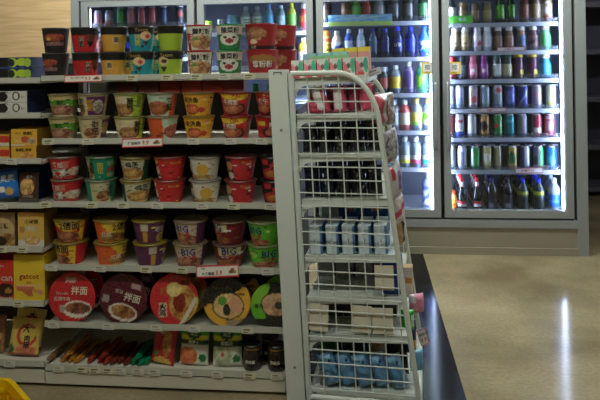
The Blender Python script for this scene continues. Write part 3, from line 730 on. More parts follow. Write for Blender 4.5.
D = {  # design: (what it looks like, bg, layers, texts, lid colour)
 'A0': ('black', (36, 32, 31), [nd(.45, .62, .28, .16, (96, 34, 26), (170, 80, 50)), ('r', .2, .72, .3, .42, (120, 84, 80)), ('o', .3, .55, .06, .06, (200, 160, 40))], [('火鸡', .48, .36, .16, (160, 120, 110))], (56, 54, 52)),
 'A1': ('red and black', (176, 28, 32), [BAND, ('o', .66, .58, .15, .16, (104, 52, 38)), ('p', [(.54, .42), (.78, .42), (.66, .2)], K), ('r', .34, .48, .2, .62, (190, 170, 150))], [('拉\n面', .41, .41, .34, (40, 24, 22))], (60, 56, 52)),
 'A2': ('amber yellow and black', (200, 146, 44), [BAND, ('r', .48, .64, .34, .6, (186, 176, 140))], [('面', .56, .47, .16, (90, 60, 30))], (60, 56, 52)),
 'A3': ('teal and black', (22, 138, 150), [BAND, ('o', .62, .62, .16, .17, (214, 180, 130)), ('o', .66, .6, .07, .08, (190, 60, 50)), ('p', [(.52, .4), (.72, .4), (.62, .22)], (60, 40, 36)), ('r', .5, .56, .16, .24, (60, 40, 36))], [('拌\n面', .4, .45, .36, (206, 190, 90)), ('Yeesm', .5, .85, .12, (170, 140, 80))], (60, 56, 52)),
 'A4': ('lime green and black', (150, 178, 36), [BAND, ('o', .3, .62, .16, .17, (206, 176, 130)), ('o', .34, .62, .08, .08, (70, 50, 36)), ('p', [(.2, .4), (.42, .4), (.31, .16)], (60, 44, 36))], [('Yeesm', .4, .85, .12, (170, 150, 80))], (60, 56, 52)),
 'A5': ('white and red', (216, 206, 188), [('r', .06, .24, 0, .7, (176, 44, 44)), ('o', .2, .55, .07, .08, (190, 60, 60)), nd(.58, .32, .36, .28, (136, 84, 56), (206, 166, 110)), ('o', .4, .45, .08, .06, (90, 140, 60)), ('r', .9, 1.4, 0, 1, (70, 50, 44))], [('酸辣粉', .56, .74, .2, (30, 28, 28))], (160, 34, 38)),
 'A6': ('green and white', (40, 120, 60), [('r', -9, 9, .60, 1.1, (216, 210, 192)), ('o', .5, .42, .28, .24, (216, 212, 200)), ('o', .5, .36, .12, .1, (150, 50, 46)), ('o', .38, .5, .05, .05, K), ('o', .62, .5, .05, .05, K), ('r', .95, 1.4, 0, 1, (40, 60, 44))], [('酸菜粉', .52, .76, .2, (30, 28, 28))], (40, 136, 66)),
 'A7': ('dark red', (146, 32, 32), [nd(.36, .6, .26, .26, (96, 54, 40), (180, 130, 90)), ('o', .3, .3, .1, .1, (214, 190, 150)), ('r', -9, 9, 0, .16, (44, 28, 28))], [('大碗', .3, .08, .1, (190, 170, 140))], (150, 34, 34)),
 'A8': ('dark red', (150, 34, 34), [('o', .5, .62, .34, .2, (150, 104, 50)), ('r', .25, .75, .3, .56, (120, 30, 30))], [('筑粉粉', .5, .44, .22, (226, 216, 200))], (150, 34, 34)),
 'B0': ('green and cream', (78, 146, 36), [('r', -9, 9, .78, 1.1, (190, 170, 110)), nd(.42, .28, .36, .28, (110, 60, 50), (190, 140, 110)), ('r', -9, 9, 0, .06, CREAM), ('r', .75, .9, .05, .35, (120, 110, 90))], [('香辣', .42, .64, .16, (40, 60, 26))], (121, 109, 74)),
 'B1': ('purple and cream', (190, 176, 130), [('r', .34, .8, .06, .92, (90, 36, 88)), nd(.62, .45, .14, .3, (120, 100, 90), (190, 180, 160)), nd(.1, .3, .2, .25), ('r', .84, 1.4, .1, .9, (150, 130, 80))], [('老\n坛', .2, .52, .5, (50, 36, 34)), ('面\n霸', .42, .5, .4, (190, 150, 60))], (124, 115, 86)),
 'B2': ('lime and cream', (166, 186, 50), [('p', [(-.1, 0), (.55, 0), (.5, 1), (-.1, 1)], (206, 190, 150)), nd(.3, .3, .28, .3), ('r', .66, .76, .4, .9, (110, 130, 40)), ('r', .84, .96, .2, .7, (120, 130, 60))], [('藤\n椒', .5, .55, .44, (40, 40, 26))], (117, 124, 55)),
 'B3': ('orange and mint', (206, 86, 34), [('p', [(.08, 0), (.66, 0), (.72, 1), (.04, 1)], (176, 196, 170)), nd(.38, .36, .3, .32, (120, 60, 40), (190, 110, 70)), ('r', .8, .95, .3, .9, (176, 70, 40))], [('番\n茄', .66, .52, .46, (40, 36, 30))], (132, 117, 93)),
 'B4': ('golden yellow', (222, 164, 34), [('o', .36, .3, .2, .24, (110, 50, 30)), nd(.36, .3, .17, .2, (150, 60, 40), (226, 120, 70)), ('o', .62, .28, .09, .12, (176, 50, 40)), ('r', .88, .96, .2, .5, (120, 110, 90))], [('金汤鱼', .36, .7, .2, (40, 30, 24)), ('红', .14, .72, .1, (190, 40, 40))], (140, 111, 37)),
 'B5': ('red and yellow', (190, 30, 34), [('o', .45, .95, .36, .28, (230, 186, 30)), ('o', .42, .3, .34, .28, (60, 34, 28)), nd(.4, .32, .28, .22, (140, 60, 40), (206, 130, 90)), ('r', .78, .95, .1, .8, (130, 84, 60))], [('牛肉面', .36, .60, .18, (230, 220, 200)), ('大红', .5, .88, .16, (200, 40, 40))], (127, 37, 28)),
 'B6': ('red', (184, 30, 36), [('o', .45, .32, .34, .28, (44, 30, 28)), nd(.45, .34, .26, .2, (130, 50, 36), (206, 120, 80)), ('r', 0, .2, .6, .8, (220, 180, 40))], [('辣牛', .42, .62, .2, (226, 220, 206)), ('来一桶', .55, .84, .14, (226, 190, 120))], (124, 37, 31)),
 'C0': ('red with white cow patches', (186, 34, 36), [('r', -9, 9, .0, .12, (170, 60, 50)), ('n', .35, .32, .32, .2, (60, 40, 36), (226, 216, 200)), ('n', .78, .36, .24, .2, (190, 160, 130), (230, 220, 206)), ('o', .3, .28, .08, .1, (180, 40, 40)), ('r', .42, .56, .55, .85, (190, 110, 100))], [('番茄', .32, .66, .2, (230, 214, 196))], (117, 93, 74)),
 'C1': ('teal green', (18, 132, 100), [('p', [(-.2, 0), (.3, 0), (.2, 1), (-.2, 1)], (190, 180, 140)), nd(.1, .3, .18, .26), ('r', .62, .9, .6, .84, (120, 150, 110)), ('r', .62, .9, .36, .54, (160, 70, 56)), ('r', .62, .9, .12, .3, (150, 150, 100))], [('老\n母', .24, .52, .44, (36, 44, 36)), ('面\n馆', .46, .5, .4, (206, 190, 80))], (93, 111, 86)),
 'C2': ('dark green and cream', (24, 66, 38), [('p', [(.0, 0), (.62, 0), (.68, .9), (0, .9)], (190, 186, 156)), nd(.36, .3, .32, .26, (140, 90, 40), (214, 170, 90)), ('r', -9, 9, .86, 1.1, (176, 150, 80))], [('鸡汤', .4, .68, .22, (30, 50, 34))], (121, 105, 55)),
 'C3': ('plain red', (196, 40, 40), [('p', [(-.2, 0), (.24, 0), (.1, 1), (-.2, 1)], (60, 40, 36)), ('o', .08, .82, .12, .12, (220, 180, 60)), ('o', .12, .4, .1, .16, (206, 190, 170))], [('Noodle', .62, .76, .1, (222, 170, 60))], (127, 55, 43)),
 'C4': ('off-white', (206, 200, 184), [('p', [(-.2, 0), (.16, 0), (.1, 1), (-.2, 1)], (80, 46, 40)), ('o', .44, .46, .15, .26, (206, 160, 60)), nd(.4, .14, .34, .12, (150, 90, 60), (200, 190, 110))], [('豚', .1, .5, .26, (214, 200, 180))], (124, 121, 112)),
 'C5': ('crimson', (184, 40, 44), [('p', [(-.2, 0), (.36, 0), (.26, 1), (-.2, 1)], (52, 40, 40)), ('o', .2, .62, .1, .2, (190, 130, 80)), ('o', .22, .2, .1, .16, (206, 190, 176))], [('Noodle', .64, .78, .1, (222, 150, 60))], (121, 55, 43)),
 'C6': ('black and red', (40, 28, 28), [('o', .5, .3, .36, .26, (180, 40, 40)), nd(.5, .28, .24, .16, (150, 60, 40), (200, 130, 60)), ('r', .2, .38, .7, .95, (190, 40, 44))], [('火鸡', .58, .64, .3, (216, 60, 60))], (43, 24, 24)),
 'D0': ('yellow and red', (232, 188, 22), [('p', [(-.3, -.1), (.46, -.1), (.76, .05), (.1, .78), (-.3, 1.1)], (200, 44, 34)), nd(.34, .24, .36, .28, (110, 50, 36), (200, 130, 90)), ('r', .82, 1.4, 0, 1, (190, 30, 36))], [('2倍面', .46, .76, .3, (36, 40, 60)), ('加量', .6, .52, .14, (200, 50, 40))], (127, 105, 37)),
 'D1': ('orange and yellow', (232, 190, 40), [('p', [(-.3, -.1), (.25, -.1), (.5, .35), (.22, 1.1), (-.3, 1.1)], (226, 96, 34)), nd(.56, .24, .36, .22, (110, 60, 36), (206, 150, 70)), ('r', 1.0, 1.4, 0, 1, (226, 96, 34))], [('2倍面', .74, .72, .3, (36, 40, 60)), ('红烧', .4, .4, .18, (226, 216, 190))], (132, 111, 43)),
 'D2': ('plum purple and yellow', (98, 50, 84), [('p', [(.5, 1.1), (1.3, 1.1), (1.3, .6)], (226, 190, 40)), ('r', -9, 9, .93, 1.1, (214, 180, 50)), ('r', .34, .46, .06, .55, (200, 150, 60)), ('r', .31, .48, .58, .9, (200, 190, 170)), nd(.86, .22, .2, .24, (150, 120, 50), (216, 190, 90))], [('老坛', .74, .62, .22, (226, 216, 214))], (132, 111, 37)),
 'D3': ('plum and cream BIG-lettered', (206, 186, 160), [('p', [(-.2, 0), (.3, 0), (.1, .8), (-.2, 1)], (150, 60, 90)), nd(.45, .2, .4, .26, (120, 60, 50), (206, 150, 110)), ('r', .78, 1.4, 0, 1, (90, 40, 80))], [('BIG', .46, .70, .26, (30, 60, 130)), ('大食桶', .48, .46, .16, (200, 50, 46))], (127, 111, 86)),
 'D4': ('maroon BIG-lettered', (112, 34, 38), [('r', .24, .74, .56, .96, (206, 190, 140)), nd(.46, .2, .36, .2, (120, 60, 40), (176, 110, 70))], [('BIG', .48, .76, .27, (30, 60, 130)), ('大食桶', .48, .50, .15, (200, 60, 50))], (93, 68, 55)),
 'D5': ('bright green BIG-lettered', (96, 186, 32), [('o', .2, .6, .1, .14, (170, 210, 90)), nd(.5, .14, .4, .18, (140, 70, 50), (206, 140, 110))], [('BIG', .56, .66, .27, (30, 60, 130)), ('大食桶', .56, .42, .15, (200, 60, 50))], (111, 117, 74)),
}
ROWN = ['top shelf', 'second shelf', 'third shelf', 'fourth shelf']
ROWS = [  # px, design of upper, of lower, rotation upper, rotation lower (degrees)
 [(56, 'A0', 'A0', 0, -35), (85, 'A1', 'A1', 0, 25), (113.5, 'A2', 'A2', 0, -30), (141.7, 'A3', 'A3', 0, -34), (170.3, 'A4', 'A4', 150, 0), (200, 'A5', 'A5', 0, -14), (229.5, 'A6', 'A6', 0, -6), (262, 'A7', 'A8', 0, 0)],
 [(64.5, 'B0', 'B0', 0, -8), (93.5, 'B1', 'B1', 0, 60), (130, 'B2', 'B2', 0, 30), (162.5, 'B3', 'B3', 0, 80), (199, 'B4', 'B4', -10, 0), (236.5, 'B5', 'B5', 0, -10), (271, 'B6', 'B6', -20, 30)],
 [(66.5, 'C0', 'C0', 0, -20), (101, 'C1', 'C1', 0, 84), (136, 'C2', 'C2', 0, 40), (170, 'C3', 'C3', 0, -6), (205.5, 'C4', 'C4', 0, 14), (241, 'C5', 'C5', 0, -4), (276, 'C6', 'C6', -10, 0)],
 [(70.5, 'D0', 'D0', 0, -40), (111.5, 'D1', 'D1', 0, 36), (150, 'D2', 'D2', 0, 28), (190.5, 'D3', 'D3', -28, 0), (229.5, 'D4', 'D4', -56, 0), (265, 'D5', 'D5', -50, 6)]]
DIM = [(.105, .0564, .0435), (.096, .065, .0475), (.095, .066, .049), (.094, .070, .051)]
def put_cup(des, label, x, y, z, rot, dim, group, shared=False):
    look, bg, lay, tx, lidc = D[des]
    h, rt, rb = dim
    if des in ('A7', 'A8'): rt, rb = .066, .054
    body, lid = cup_mesh(des, bg, lay, tx, h, rt, rb, lidc)
    t = thing('noodle_cup', label, 'instant noodles', (x, y, z), math.radians(rot) + math.atan2(-x, y), group, shared)
    obj('cup_body', body, parent=t); obj('lid', lid, parent=t)
    return t
PYM = [52, 115, 180, 242]
for k, row in enumerate(ROWS):
    dim = DIM[k]
    for px, du, dl, ru, rl in row:
        y = YG + .070
        x = atx(px, PYM[k], y)
        look = D[du][0]
        extra = ''
        if k == 0 and px == 262: y += .004
        put_cup(dl, look + ' noodle cup on the ' + ROWN[k] + ', lower of two stacked', x + rng.uniform(-.002, .002), y + rng.uniform(-.004, .004), GZ[k] + .0012, rl, dim, 'instant noodle cups on the gondola shelves')
        put_cup(du, look + ' noodle cup on the ' + ROWN[k] + ', upper of two stacked', x + rng.uniform(-.004, .004), y + rng.uniform(-.004, .004), GZ[k] + .0022 + dim[0], ru, dim, 'instant noodle cups on the gondola shelves')
# second rows on the top shelf
for px, de, nm in [(160.5, 'A3', 'teal and black'), (285, 'A7', 'dark red'), (128, 'A2', 'amber yellow and black')]:
    y = YG + .225; x = atx(px - 3, 52, y)
    put_cup('A2' if de == 'A2' else de, nm + ' noodle cup at the back of the top shelf, lower of two', x, y, GZ[0] + .0012, 0, DIM[0], 'cups at the back of the top shelf')
    if de != 'A2': put_cup(de, nm + ' noodle cup at the back of the top shelf, upper of two', x, y, GZ[0] + .0022 + DIM[0][0], 0, DIM[0], 'cups at the back of the top shelf')

# --- far side of the gondola: a few packs seen above the second-shelf cups
obj('end_panel', MB().box(gx1 + .002, gx1 + .010, .50, 1.0, 0, 1.10), SHADED, gon)  # white panel in the darkened colour, so its shade is painted in
gr = obj('rear_shelf', MB().box(gx0, gx1, .47, .86, .99, 1.018), SHELFW, gon)
obj('rear_shelf', MB().box(gx0, gx1, .47, .86, 1.25, 1.279), SHELFW, gon)
for px, c, nm in [(112, (96, 78, 60), 'taupe'), (130, (120, 60, 44), 'reddish brown'), (152, (130, 66, 46), 'russet'), (173, (170, 60, 40), 'orange red'), (194, (180, 70, 46), 'bright orange'), (215, (170, 56, 40), 'brick red'), (236, (150, 60, 44), 'dull red')]:
    x = atx(px, 88, 3.12)
    m = MB().box(-.049, .049, -.05, .05, 0, .228, lin(c)); m.box(-.049, .049, -.0515, -.0505, .06, .12, lin((206, 170, 120)))
    tag(obj('snack_box', m, PRINT, loc=(x, 3.12, 1.0185)), nm + ' snack box on the far side of the gondola', 'box', 'boxes on the far side of the gondola')
for px, nm in [(256, 'green bottle on the far side of the gondola near the rack'), (270, 'pale green bottle on the far side of the gondola by the rack')]:
    put_bottle(0, 0, 0, nm, 'pet', .21, .033, (40, 150, 60) if 'pale' not in nm else (150, 200, 150), (190, 200, 170), (60, 160, 70), pos=(atx(px, 88, 3.1), 3.1, 1.0185), group='bottles on the far side of the gondola')

# --- big bowls standing on edge
def bowl_parts(r, depth, bg, layers, texts, side):
    m = MB()
    # axis along y: lid at -y
    m2 = MB().lathe([(r * .70, depth), (r * .72, depth * .96), (r * .9, depth * .2), (r * .97, .006), (r, .004), (r, 0)], 48, lin(side))
    V = m2.v[0]; m2.v[0] = np.stack([V[:, 0], V[:, 2], V[:, 1]], -1); m2.f = [f[::-1] for f in m2.f]
    body = m2.mesh('bowl_body', PRINT, 40)
    fn = painter(bg, layers)
    nr, ns = 20, 72
    rr = np.concatenate([[0.0001], np.linspace(.05, .97, nr - 1), [1.0]]) * r
    a = np.linspace(0, 2 * math.pi, ns, endpoint=False)
    A, R_ = np.meshgrid(a, rr)
    X, Z = R_ * np.cos(A), R_ * np.sin(A)
    Y = np.where(R_ > .99 * r, -.0005, -.003)
    V = np.stack([X, Y, Z], -1).reshape(-1, 3)
    fs = [(i * ns + j, i * ns + (j + 1) % ns, (i + 1) * ns + (j + 1) % ns, (i + 1) * ns + j)[::-1] for i in range(len(rr) - 1) for j in range(ns)]
    m.add(V, fs, fn((.5 + X / r / 2).ravel(), (.5 + Z / r / 2).ravel()))
    for s, u, v, th, c in texts:
        m.text(s, lambda p, q: ((u - .5) * 2 * r + p, p * 0 - .0042, (v - .5) * 2 * r + q), th * 2 * r, lin(c))
    return body, m.mesh('lid', GLOSS, 40)
BOWLS = [
 (72, 300, 26.5, 'bright red wide bowl of noodles with a white soup bowl print', (190, 30, 34), [('o', .63, .27, .31, .17, (220, 212, 196)), nd(.64, .29, .27, .12, (90, 50, 36), (170, 100, 70)), ('r', .35, .58, .80, .90, (206, 160, 150)), ('r', .26, .36, .2, .34, (160, 150, 140))],
  [('拌面', .66, .64, .17, (230, 220, 196)), ('红烧牛肉', .3, .47, .085, (220, 200, 180)), ('Noodle', .3, .58, .06, (206, 180, 160))], (120, 26, 28), 0),
 (123.5, 302, 26.5, 'dark maroon wide bowl of noodles with a tilted soup bowl print', (84, 26, 38), [('o', .56, .24, .30, .17, (214, 206, 190)), nd(.57, .25, .26, .13, (110, 60, 36), (190, 140, 80)), ('r', .6, .8, .74, .84, (170, 140, 140)), ('r', .08, .22, .34, .48, (150, 146, 140))],
  [('拌面', .68, .56, .17, (226, 216, 196)), ('葱油', .38, .62, .08, (190, 170, 160))], (74, 26, 34), -14),
 (174, 301, 26.5, 'red wide pasta bowl with a yellow edge and fork print', (196, 40, 46), [('p', [(.52, -.1), (1.1, .75), (1.1, -.1)], (216, 180, 50)), nd(.68, .45, .28, .34, (150, 90, 36), (206, 160, 80)), ('o', .62, .46, .13, .2, (130, 40, 30)), nd(.5, .7, .16, .14, (200, 160, 80), (226, 206, 130)), ('p', [(.55, -.1), (.66, -.1), (.98, .5), (.94, .58)], (206, 196, 170)), ('r', .2, .36, .16, .44, (206, 180, 150))],
  [('火\n鸡', .28, .3, .26, (40, 30, 28)), ('意面', .74, .84, .1, (60, 40, 36)), ('辣', .3, .66, .16, (176, 120, 50))], (120, 28, 32), 0),
 (227, 303, 25.5, 'yellow and black wide noodle bowl with egg print', (34, 34, 28), [('p', [(-.1, .36), (.4, .54), (.85, .80), (1.1, .8), (1.1, .2), (.7, .14), (.45, -.1), (-.1, .0)], (216, 160, 36)), ('o', .53, .42, .34, .28, (60, 50, 36)), nd(.53, .42, .31, .25, (196, 150, 90), (226, 190, 130)), ('o', .40, .52, .1, .09, (90, 150, 50)), ('o', .5, .34, .08, .12, (40, 44, 34)), ('o', .68, .45, .14, .15, (206, 150, 110)), ('o', .68, .08, .2, .07, (150, 130, 100))],
  [('Noodle', .4, .78, .1, (110, 104, 84)), ('日式豚骨', .76, .66, .06, (60, 50, 30))], (30, 30, 26), 0),
 (272, 306, 23, 'green and black wide noodle bowl beside the white rack panel', (34, 36, 32), [('p', [(-.1, .3), (.2, .28), (.45, .9), (.45, 1.1), (-.1, 1.1)], (120, 180, 40)), ('r', -.1, .35, .2, .5, (90, 170, 30)), ('o', .6, .52, .36, .28, (50, 46, 36)), nd(.6, .52, .33, .25, (170, 120, 90), (216, 176, 130)), ('o', .66, .5, .1, .08, (50, 70, 50))],
  [('骨汤', .2, .48, .1, (40, 50, 30))], (30, 32, 28), 0)]
for px, py, rp, nm, bg, lay, tx, side, roll in BOWLS:
    r = rp / 261.0
    body, lid = bowl_parts(r, .075, bg, lay, tx, side)
    for k in range(2):
        y = YG + .02 + k * .095
        x = atx(px, py, y) + k * .045
        t = thing('noodle_bowl', nm + (', in front' if k == 0 else ', the one behind'), 'instant noodles', (x, y, GZ[4] + .0045 + r * math.cos(math.radians(7))), 0, 'wide noodle bowls standing on edge')
        t.rotation_euler = (math.radians(-7), math.radians(-roll), 0)
        obj('bowl_body', body, parent=t); obj('lid', lid, parent=t)

# --- bottom deck: snack sticks, bags, jars
def stick_mesh(L, r, c1, c2):
    n = 14; m = MB()
    prof = []
    for i in range(n + 1):
        t = i / n
        k = .25 if i in (0, n) else (.6 if i in (1, n - 1) else 1.0)
        prof.append((r * k, t * L))
    mm = MB().lathe(prof, 12, lambda u, v: np.array(lin(c1)) * (1 - (vnoise(u, v, 8) > .62)[:, None]) + np.array(lin(c2)) * (vnoise(u, v, 8) > .62)[:, None])
    V = mm.v[0]
    mm.v[0] = np.stack([V[:, 0] * 1.15, V[:, 2], V[:, 1] * .8 + r * .8], -1)
    mm.f = [f[::-1] for f in mm.f]
    return mm.mesh('snack_stick', GLOSS, 50)
STK = {'orange': stick_mesh(.23, .0125, (176, 108, 34), (200, 150, 70)), 'clear': stick_mesh(.2, .013, (110, 104, 92), (190, 120, 50)), 'red': stick_mesh(.22, .0125, (140, 44, 30), (170, 76, 56)),
       'dark red': stick_mesh(.22, .012, (92, 34, 28), (124, 56, 46)), 'green': stick_mesh(.2, .0125, (16, 110, 70), (40, 150, 104))}
nth = ['first', 'second', 'third', 'fourth', 'fifth', 'sixth']
cnt = {}
for px, c, lay in [(46, 'clear', 0), (60.5, 'orange', 0), (67.5, 'orange', 0), (64, 'orange', 1), (74, 'orange', 0), (87, 'red', 0), (97, 'red', 0), (103.5, 'red', 0), (100, 'red', 1), (110.5, 'dark red', 0), (117, 'dark red', 0), (124, 'dark red', 0), (131.5, 'green', 0), (138, 'green', 0), (144, 'green', 0), (135, 'green', 1)]:
    cnt[c] = cnt.get(c, 0) + 1
    ang = random.uniform(-.08, .02)
    o = obj('snack_stick', STK[c], loc=(atx(px, 362, YG + .02), YG + .018 + random.uniform(0, .012), GZF + .0015 + lay * .0205 + (0 if not lay else 0)), rot=(0, 0, ang))
    if c == 'clear': lb = 'clear-wrapped snack stick at the left end of the bottom deck'
    else: lb = nth[cnt[c] - 1] + ' ' + c + ' snack stick from the left' + (', lying atop the others' if lay else '') + (' on the bottom deck' if not lay else '')
    tag(o, lb, 'snack', 'snack sticks on the bottom deck')
def bag_mesh(Wd, H, T, bg, layers, texts, mat=None, wave=.0, seed=0):
    m = MB()
    def shape(u, v):
        e = np.clip(1 - np.abs(2 * u - 1) ** 2.6, 0, 1) ** .6 * np.clip(1 - np.abs(2 * v - 1) ** 4, 0, 1) ** .6
        wob = (vnoise(u + seed, v, 5, seed) - .5) * wave
        return T / 2 * e + wob * e
    def xz(u, v):
        pin = 1 - .05 * (1 - np.abs(2 * v - 1) ** 3)
        return (u - .5) * Wd * pin, v * H
    m.grid(lambda u, v: (xz(u, v)[0], -shape(u, v), xz(u, v)[1]), 26, 26, painter(bg, layers))
    m.grid(lambda u, v: (xz(u, v)[0], shape(u, v), xz(u, v)[1]), 14, 14, lin(bg), flip=True)
    for s, u, v, th, c in texts:
        def sf(p, q):
            uu, vv = u + p / Wd, v + q / H
            return xz(uu, vv)[0], -shape(uu, vv) - .0016, xz(uu, vv)[1]
        m.text(s, sf, th * H, lin(c), wmax=Wd * .85)
    return m.mesh('bag', mat or GLOSS, 60)
GB = (70, 170, 30)
for px, nm, Wd, H, bg, lay, tx, tl in [
    (162, 'red crinkled snack bag with noodle print on the bottom deck', .105, .152, (176, 30, 32), [nd(.68, .55, .2, .34, (150, 90, 40), (206, 150, 80)), nd(.5, .08, .4, .12, (196, 150, 50), (226, 190, 90)), ('o', .2, .28, .12, .07, (60, 120, 50))], [('麻辣', .5, .84, .12, (226, 206, 170))], -10),
    (193.5, 'green and white pickle bag with sliced carrot print on the bottom deck', .125, .160, (206, 206, 190), [('r', -1, 2, .68, 2, GB), ('p', [(-.1, .68), (.3, .62), (.7, .62), (1.1, .68), (1.1, .74), (-.1, .74)], (216, 206, 40)), ('o', .5, .78, .24, .13, (30, 90, 30)), ('r', -1, 2, .52, .63, (36, 70, 34)), nd(.3, .22, .34, .24, (190, 90, 40), (226, 140, 80)), ('o', .82, .2, .13, .1, (30, 110, 44))], [('乌江', .5, .78, .1, (206, 226, 190)), ('脆萝卜', .5, .575, .1, (230, 230, 216))], -3),
    (227.5, 'green and white pickle bag with pale vegetable print on the bottom deck', .125, .160, (200, 204, 188), [('r', -1, 2, .68, 2, (60, 156, 34)), ('p', [(-.1, .68), (.3, .62), (.7, .62), (1.1, .68), (1.1, .74), (-.1, .74)], (206, 200, 40)), ('o', .5, .78, .24, .13, (26, 80, 30)), ('r', -1, 2, .50, .63, (30, 66, 34)), nd(.34, .26, .32, .24, (150, 160, 120), (206, 206, 180)), ('o', .34, .3, .06, .05, (200, 60, 50)), ('o', .82, .18, .13, .1, (30, 110, 44))], [('乌江', .5, .78, .1, (190, 214, 176)), ('榨菜片', .5, .565, .11, (226, 230, 214))], 2)]:
    y = YG + .055
    o = obj('food_bag', bag_mesh(Wd, H, .034, bg, lay, tx, wave=.006, seed=int(px)), loc=(atx(px, 352, y), y, GZF + .0055), rot=(math.radians(-9), math.radians(-tl * .5), math.radians(tl)))
    tag(o, nm, 'food bag', 'bags on the bottom deck')
JAR = MB().lathe([(.034, 0), (.038, .006), (.038, .07), (.034, .08), (.031, .083)], 32, painter((40, 30, 24), [('r', .05, .95, .08, .62, (40, 110, 62)), ('r', .2, .75, .1, .34, (190, 186, 170))]))
def jf(p, q): a = p / .0395 + (-.1); return .0395 * np.sin(a), -.0395 * np.cos(a), .038 + q
JAR.text('香菇酱', jf, .014, lin((226, 226, 210)))
JARM = JAR.mesh('jar_body', PLASTIC, 40)
JLID = MB().lathe([(.0345, .083), (.036, .085), (.036, .088)], 32, lin((196, 150, 40)), caps=(False, False)).lathe([(.036, .088), (.0365, .098), (.034, .101), (.0001, .101)], 32, lin((44, 40, 34))).mesh('lid', CANM, 40)
for px, dy, nm in [(252.5, 0, 'left dark sauce jar with gold-edged lid on the bottom deck'), (277, 0, 'right dark sauce jar with gold-edged lid on the bottom deck'), (250, .085, 'dark sauce jar standing behind the left jar'), (271, .085, 'dark sauce jar standing behind the right jar')]:
    y = YG + .058 + dy
    t = thing('sauce_jar', nm, 'jar', (atx(px, 360, y), y, GZF + .0012), 0, 'sauce jars on the bottom deck')
    obj('jar_body', JARM, parent=t); obj('lid', JLID, parent=t)

# --- red-bordered promo signs on the shelf rails
def promo(px, py, wp, hp, rot, label, tx):
    x, z = at(px, py, YG - .016)
    flat_card('promo_sign', label, 'sign', 0, 0, 0, wp, hp, 246, (222, 216, 204), border(RED, .025, .1) + [('o', .8, .42, .05, .16, (110, 60, 40)), ('o', .9, .42, .05, .16, (120, 140, 60)), ('o', .85, .56, .05, .14, (150, 60, 50))], tx, rot=(math.radians(-8), math.radians(rot), 0), pos=(x, YG - .018, z), group='red-bordered signs on the gondola')
promo(83.5, 78.5, 40, 7.5, -1, 'red-bordered promo sign on the top shelf under the red noodle cups', [('加一元多一件', .34, .6, .3, (50, 44, 44)), ('9.9', .62, .5, .5, (200, 40, 44))])
promo(142.5, 142.5, 42, 9, -2, 'red-bordered promo sign on the second shelf under the lime cups', [('任选两件', .3, .45, .36, (50, 44, 44)), ('9.9', .58, .5, .5, (200, 40, 44))])
promo(217.5, 271, 43, 12, -3, 'red-bordered promo sign on the fourth shelf under the maroon cups', [('大食桶面', .28, .32, .26, (50, 44, 44)), ('特惠', .16, .72, .16, (110, 104, 100)), ('5.9', .54, .38, .34, (200, 40, 44))])

# ------------------------------------------------------------------ left gondola bay
LX0, LX1 = -2.05, GX0 - .004
LCX = (LX0 + LX1) / 2
lg = thing('gondola_shelf', 'white metal gondola bay at the left edge stocked with biscuit boxes', 'shelf', (LCX, YG, 0))
lx0, lx1 = LX0 - LCX, LX1 - LCX
def zat(px, py): return at(px, py, YG)[1]
LZ = [zat(20, 80.5), zat(20, 115.5), zat(20, 161), zat(20, 205.5), zat(20, 249), zat(20, 303)]
LZF = zat(20, 363)
obj('back_panel', MB().box(lx0 + .01, lx1, .44, .46, .09, 1.34), SHADED, lg)
obj('top_rail', MB().box(lx0, lx1, .42, .48, 1.34, 1.365), GREYM, lg)
for x in (lx0 + .012, lx1 - .012): obj('upright', MB().box(x - .012, x + .012, .40, .44, 0, 1.36), GREYM, lg)
obj('base_panel', MB().box(lx0, lx1, -.004, .44, 0.014, LZF - .024), SHELFW, lg)
obj('shadow_plinth', MB().box(lx0 + .01, lx1 - .01, .03, .43, 0, .014), BLACKP, lg)  # painted shadow under this base too
LT = [[], [], [13], [4], [3, 24], [20]]
for k in range(6): gon_shelf(lg, LT[k], [82, 117, 160, 206, 249, 303][k], lx0, lx1, LCX, LZ[k])
gon_shelf(lg, [11], 365, lx0, lx1, LCX, LZF)

def print_box(name, label, x0, x1, z0, z1, y, depth, bg, layers, texts, side, rot=0, group='boxes on the left gondola bay', cat='box', top=None):
    """carton whose printed face spans x0..x1 and z0..z1 at y"""
    Wd, H = x1 - x0, z1 - z0
    m = MB().box(-Wd / 2, Wd / 2, 0.0004, depth, 0, H, lin(side))
    if top: m.box(-Wd / 2, Wd / 2, 0.0004, depth, H, H + .0004, lin(top))
    m.grid(lambda u, v: ((u - .5) * Wd, u * 0, v * H), int(min(120, max(36, Wd / .0022))), 28, painter(bg, layers))
    for s, u, v, th, c in texts:
        m.text(s, lambda p, q: ((u - .5) * Wd + p, p * 0 - .0012, v * H + q), th * H, lin(c), wmax=Wd * .8)
    o = obj(name, m, PRINT, loc=((x0 + x1) / 2, y, z0), rot=(0, 0, rot))
    return tag(o, label, cat, group)
def pbox(label, px0, px1, zb, hgt, depth, bg, layers, texts, side, **kw):
    y = YG + .02
    x0, x1 = atx(px0, 200, y), atx(px1, 200, y)
    return print_box('biscuit_box', label, x0, x1, zb + .005, zb + .005 + hgt, y, depth, bg, layers, texts, side, **kw)
NAVY = (26, 40, 84); LIME = (170, 196, 40)
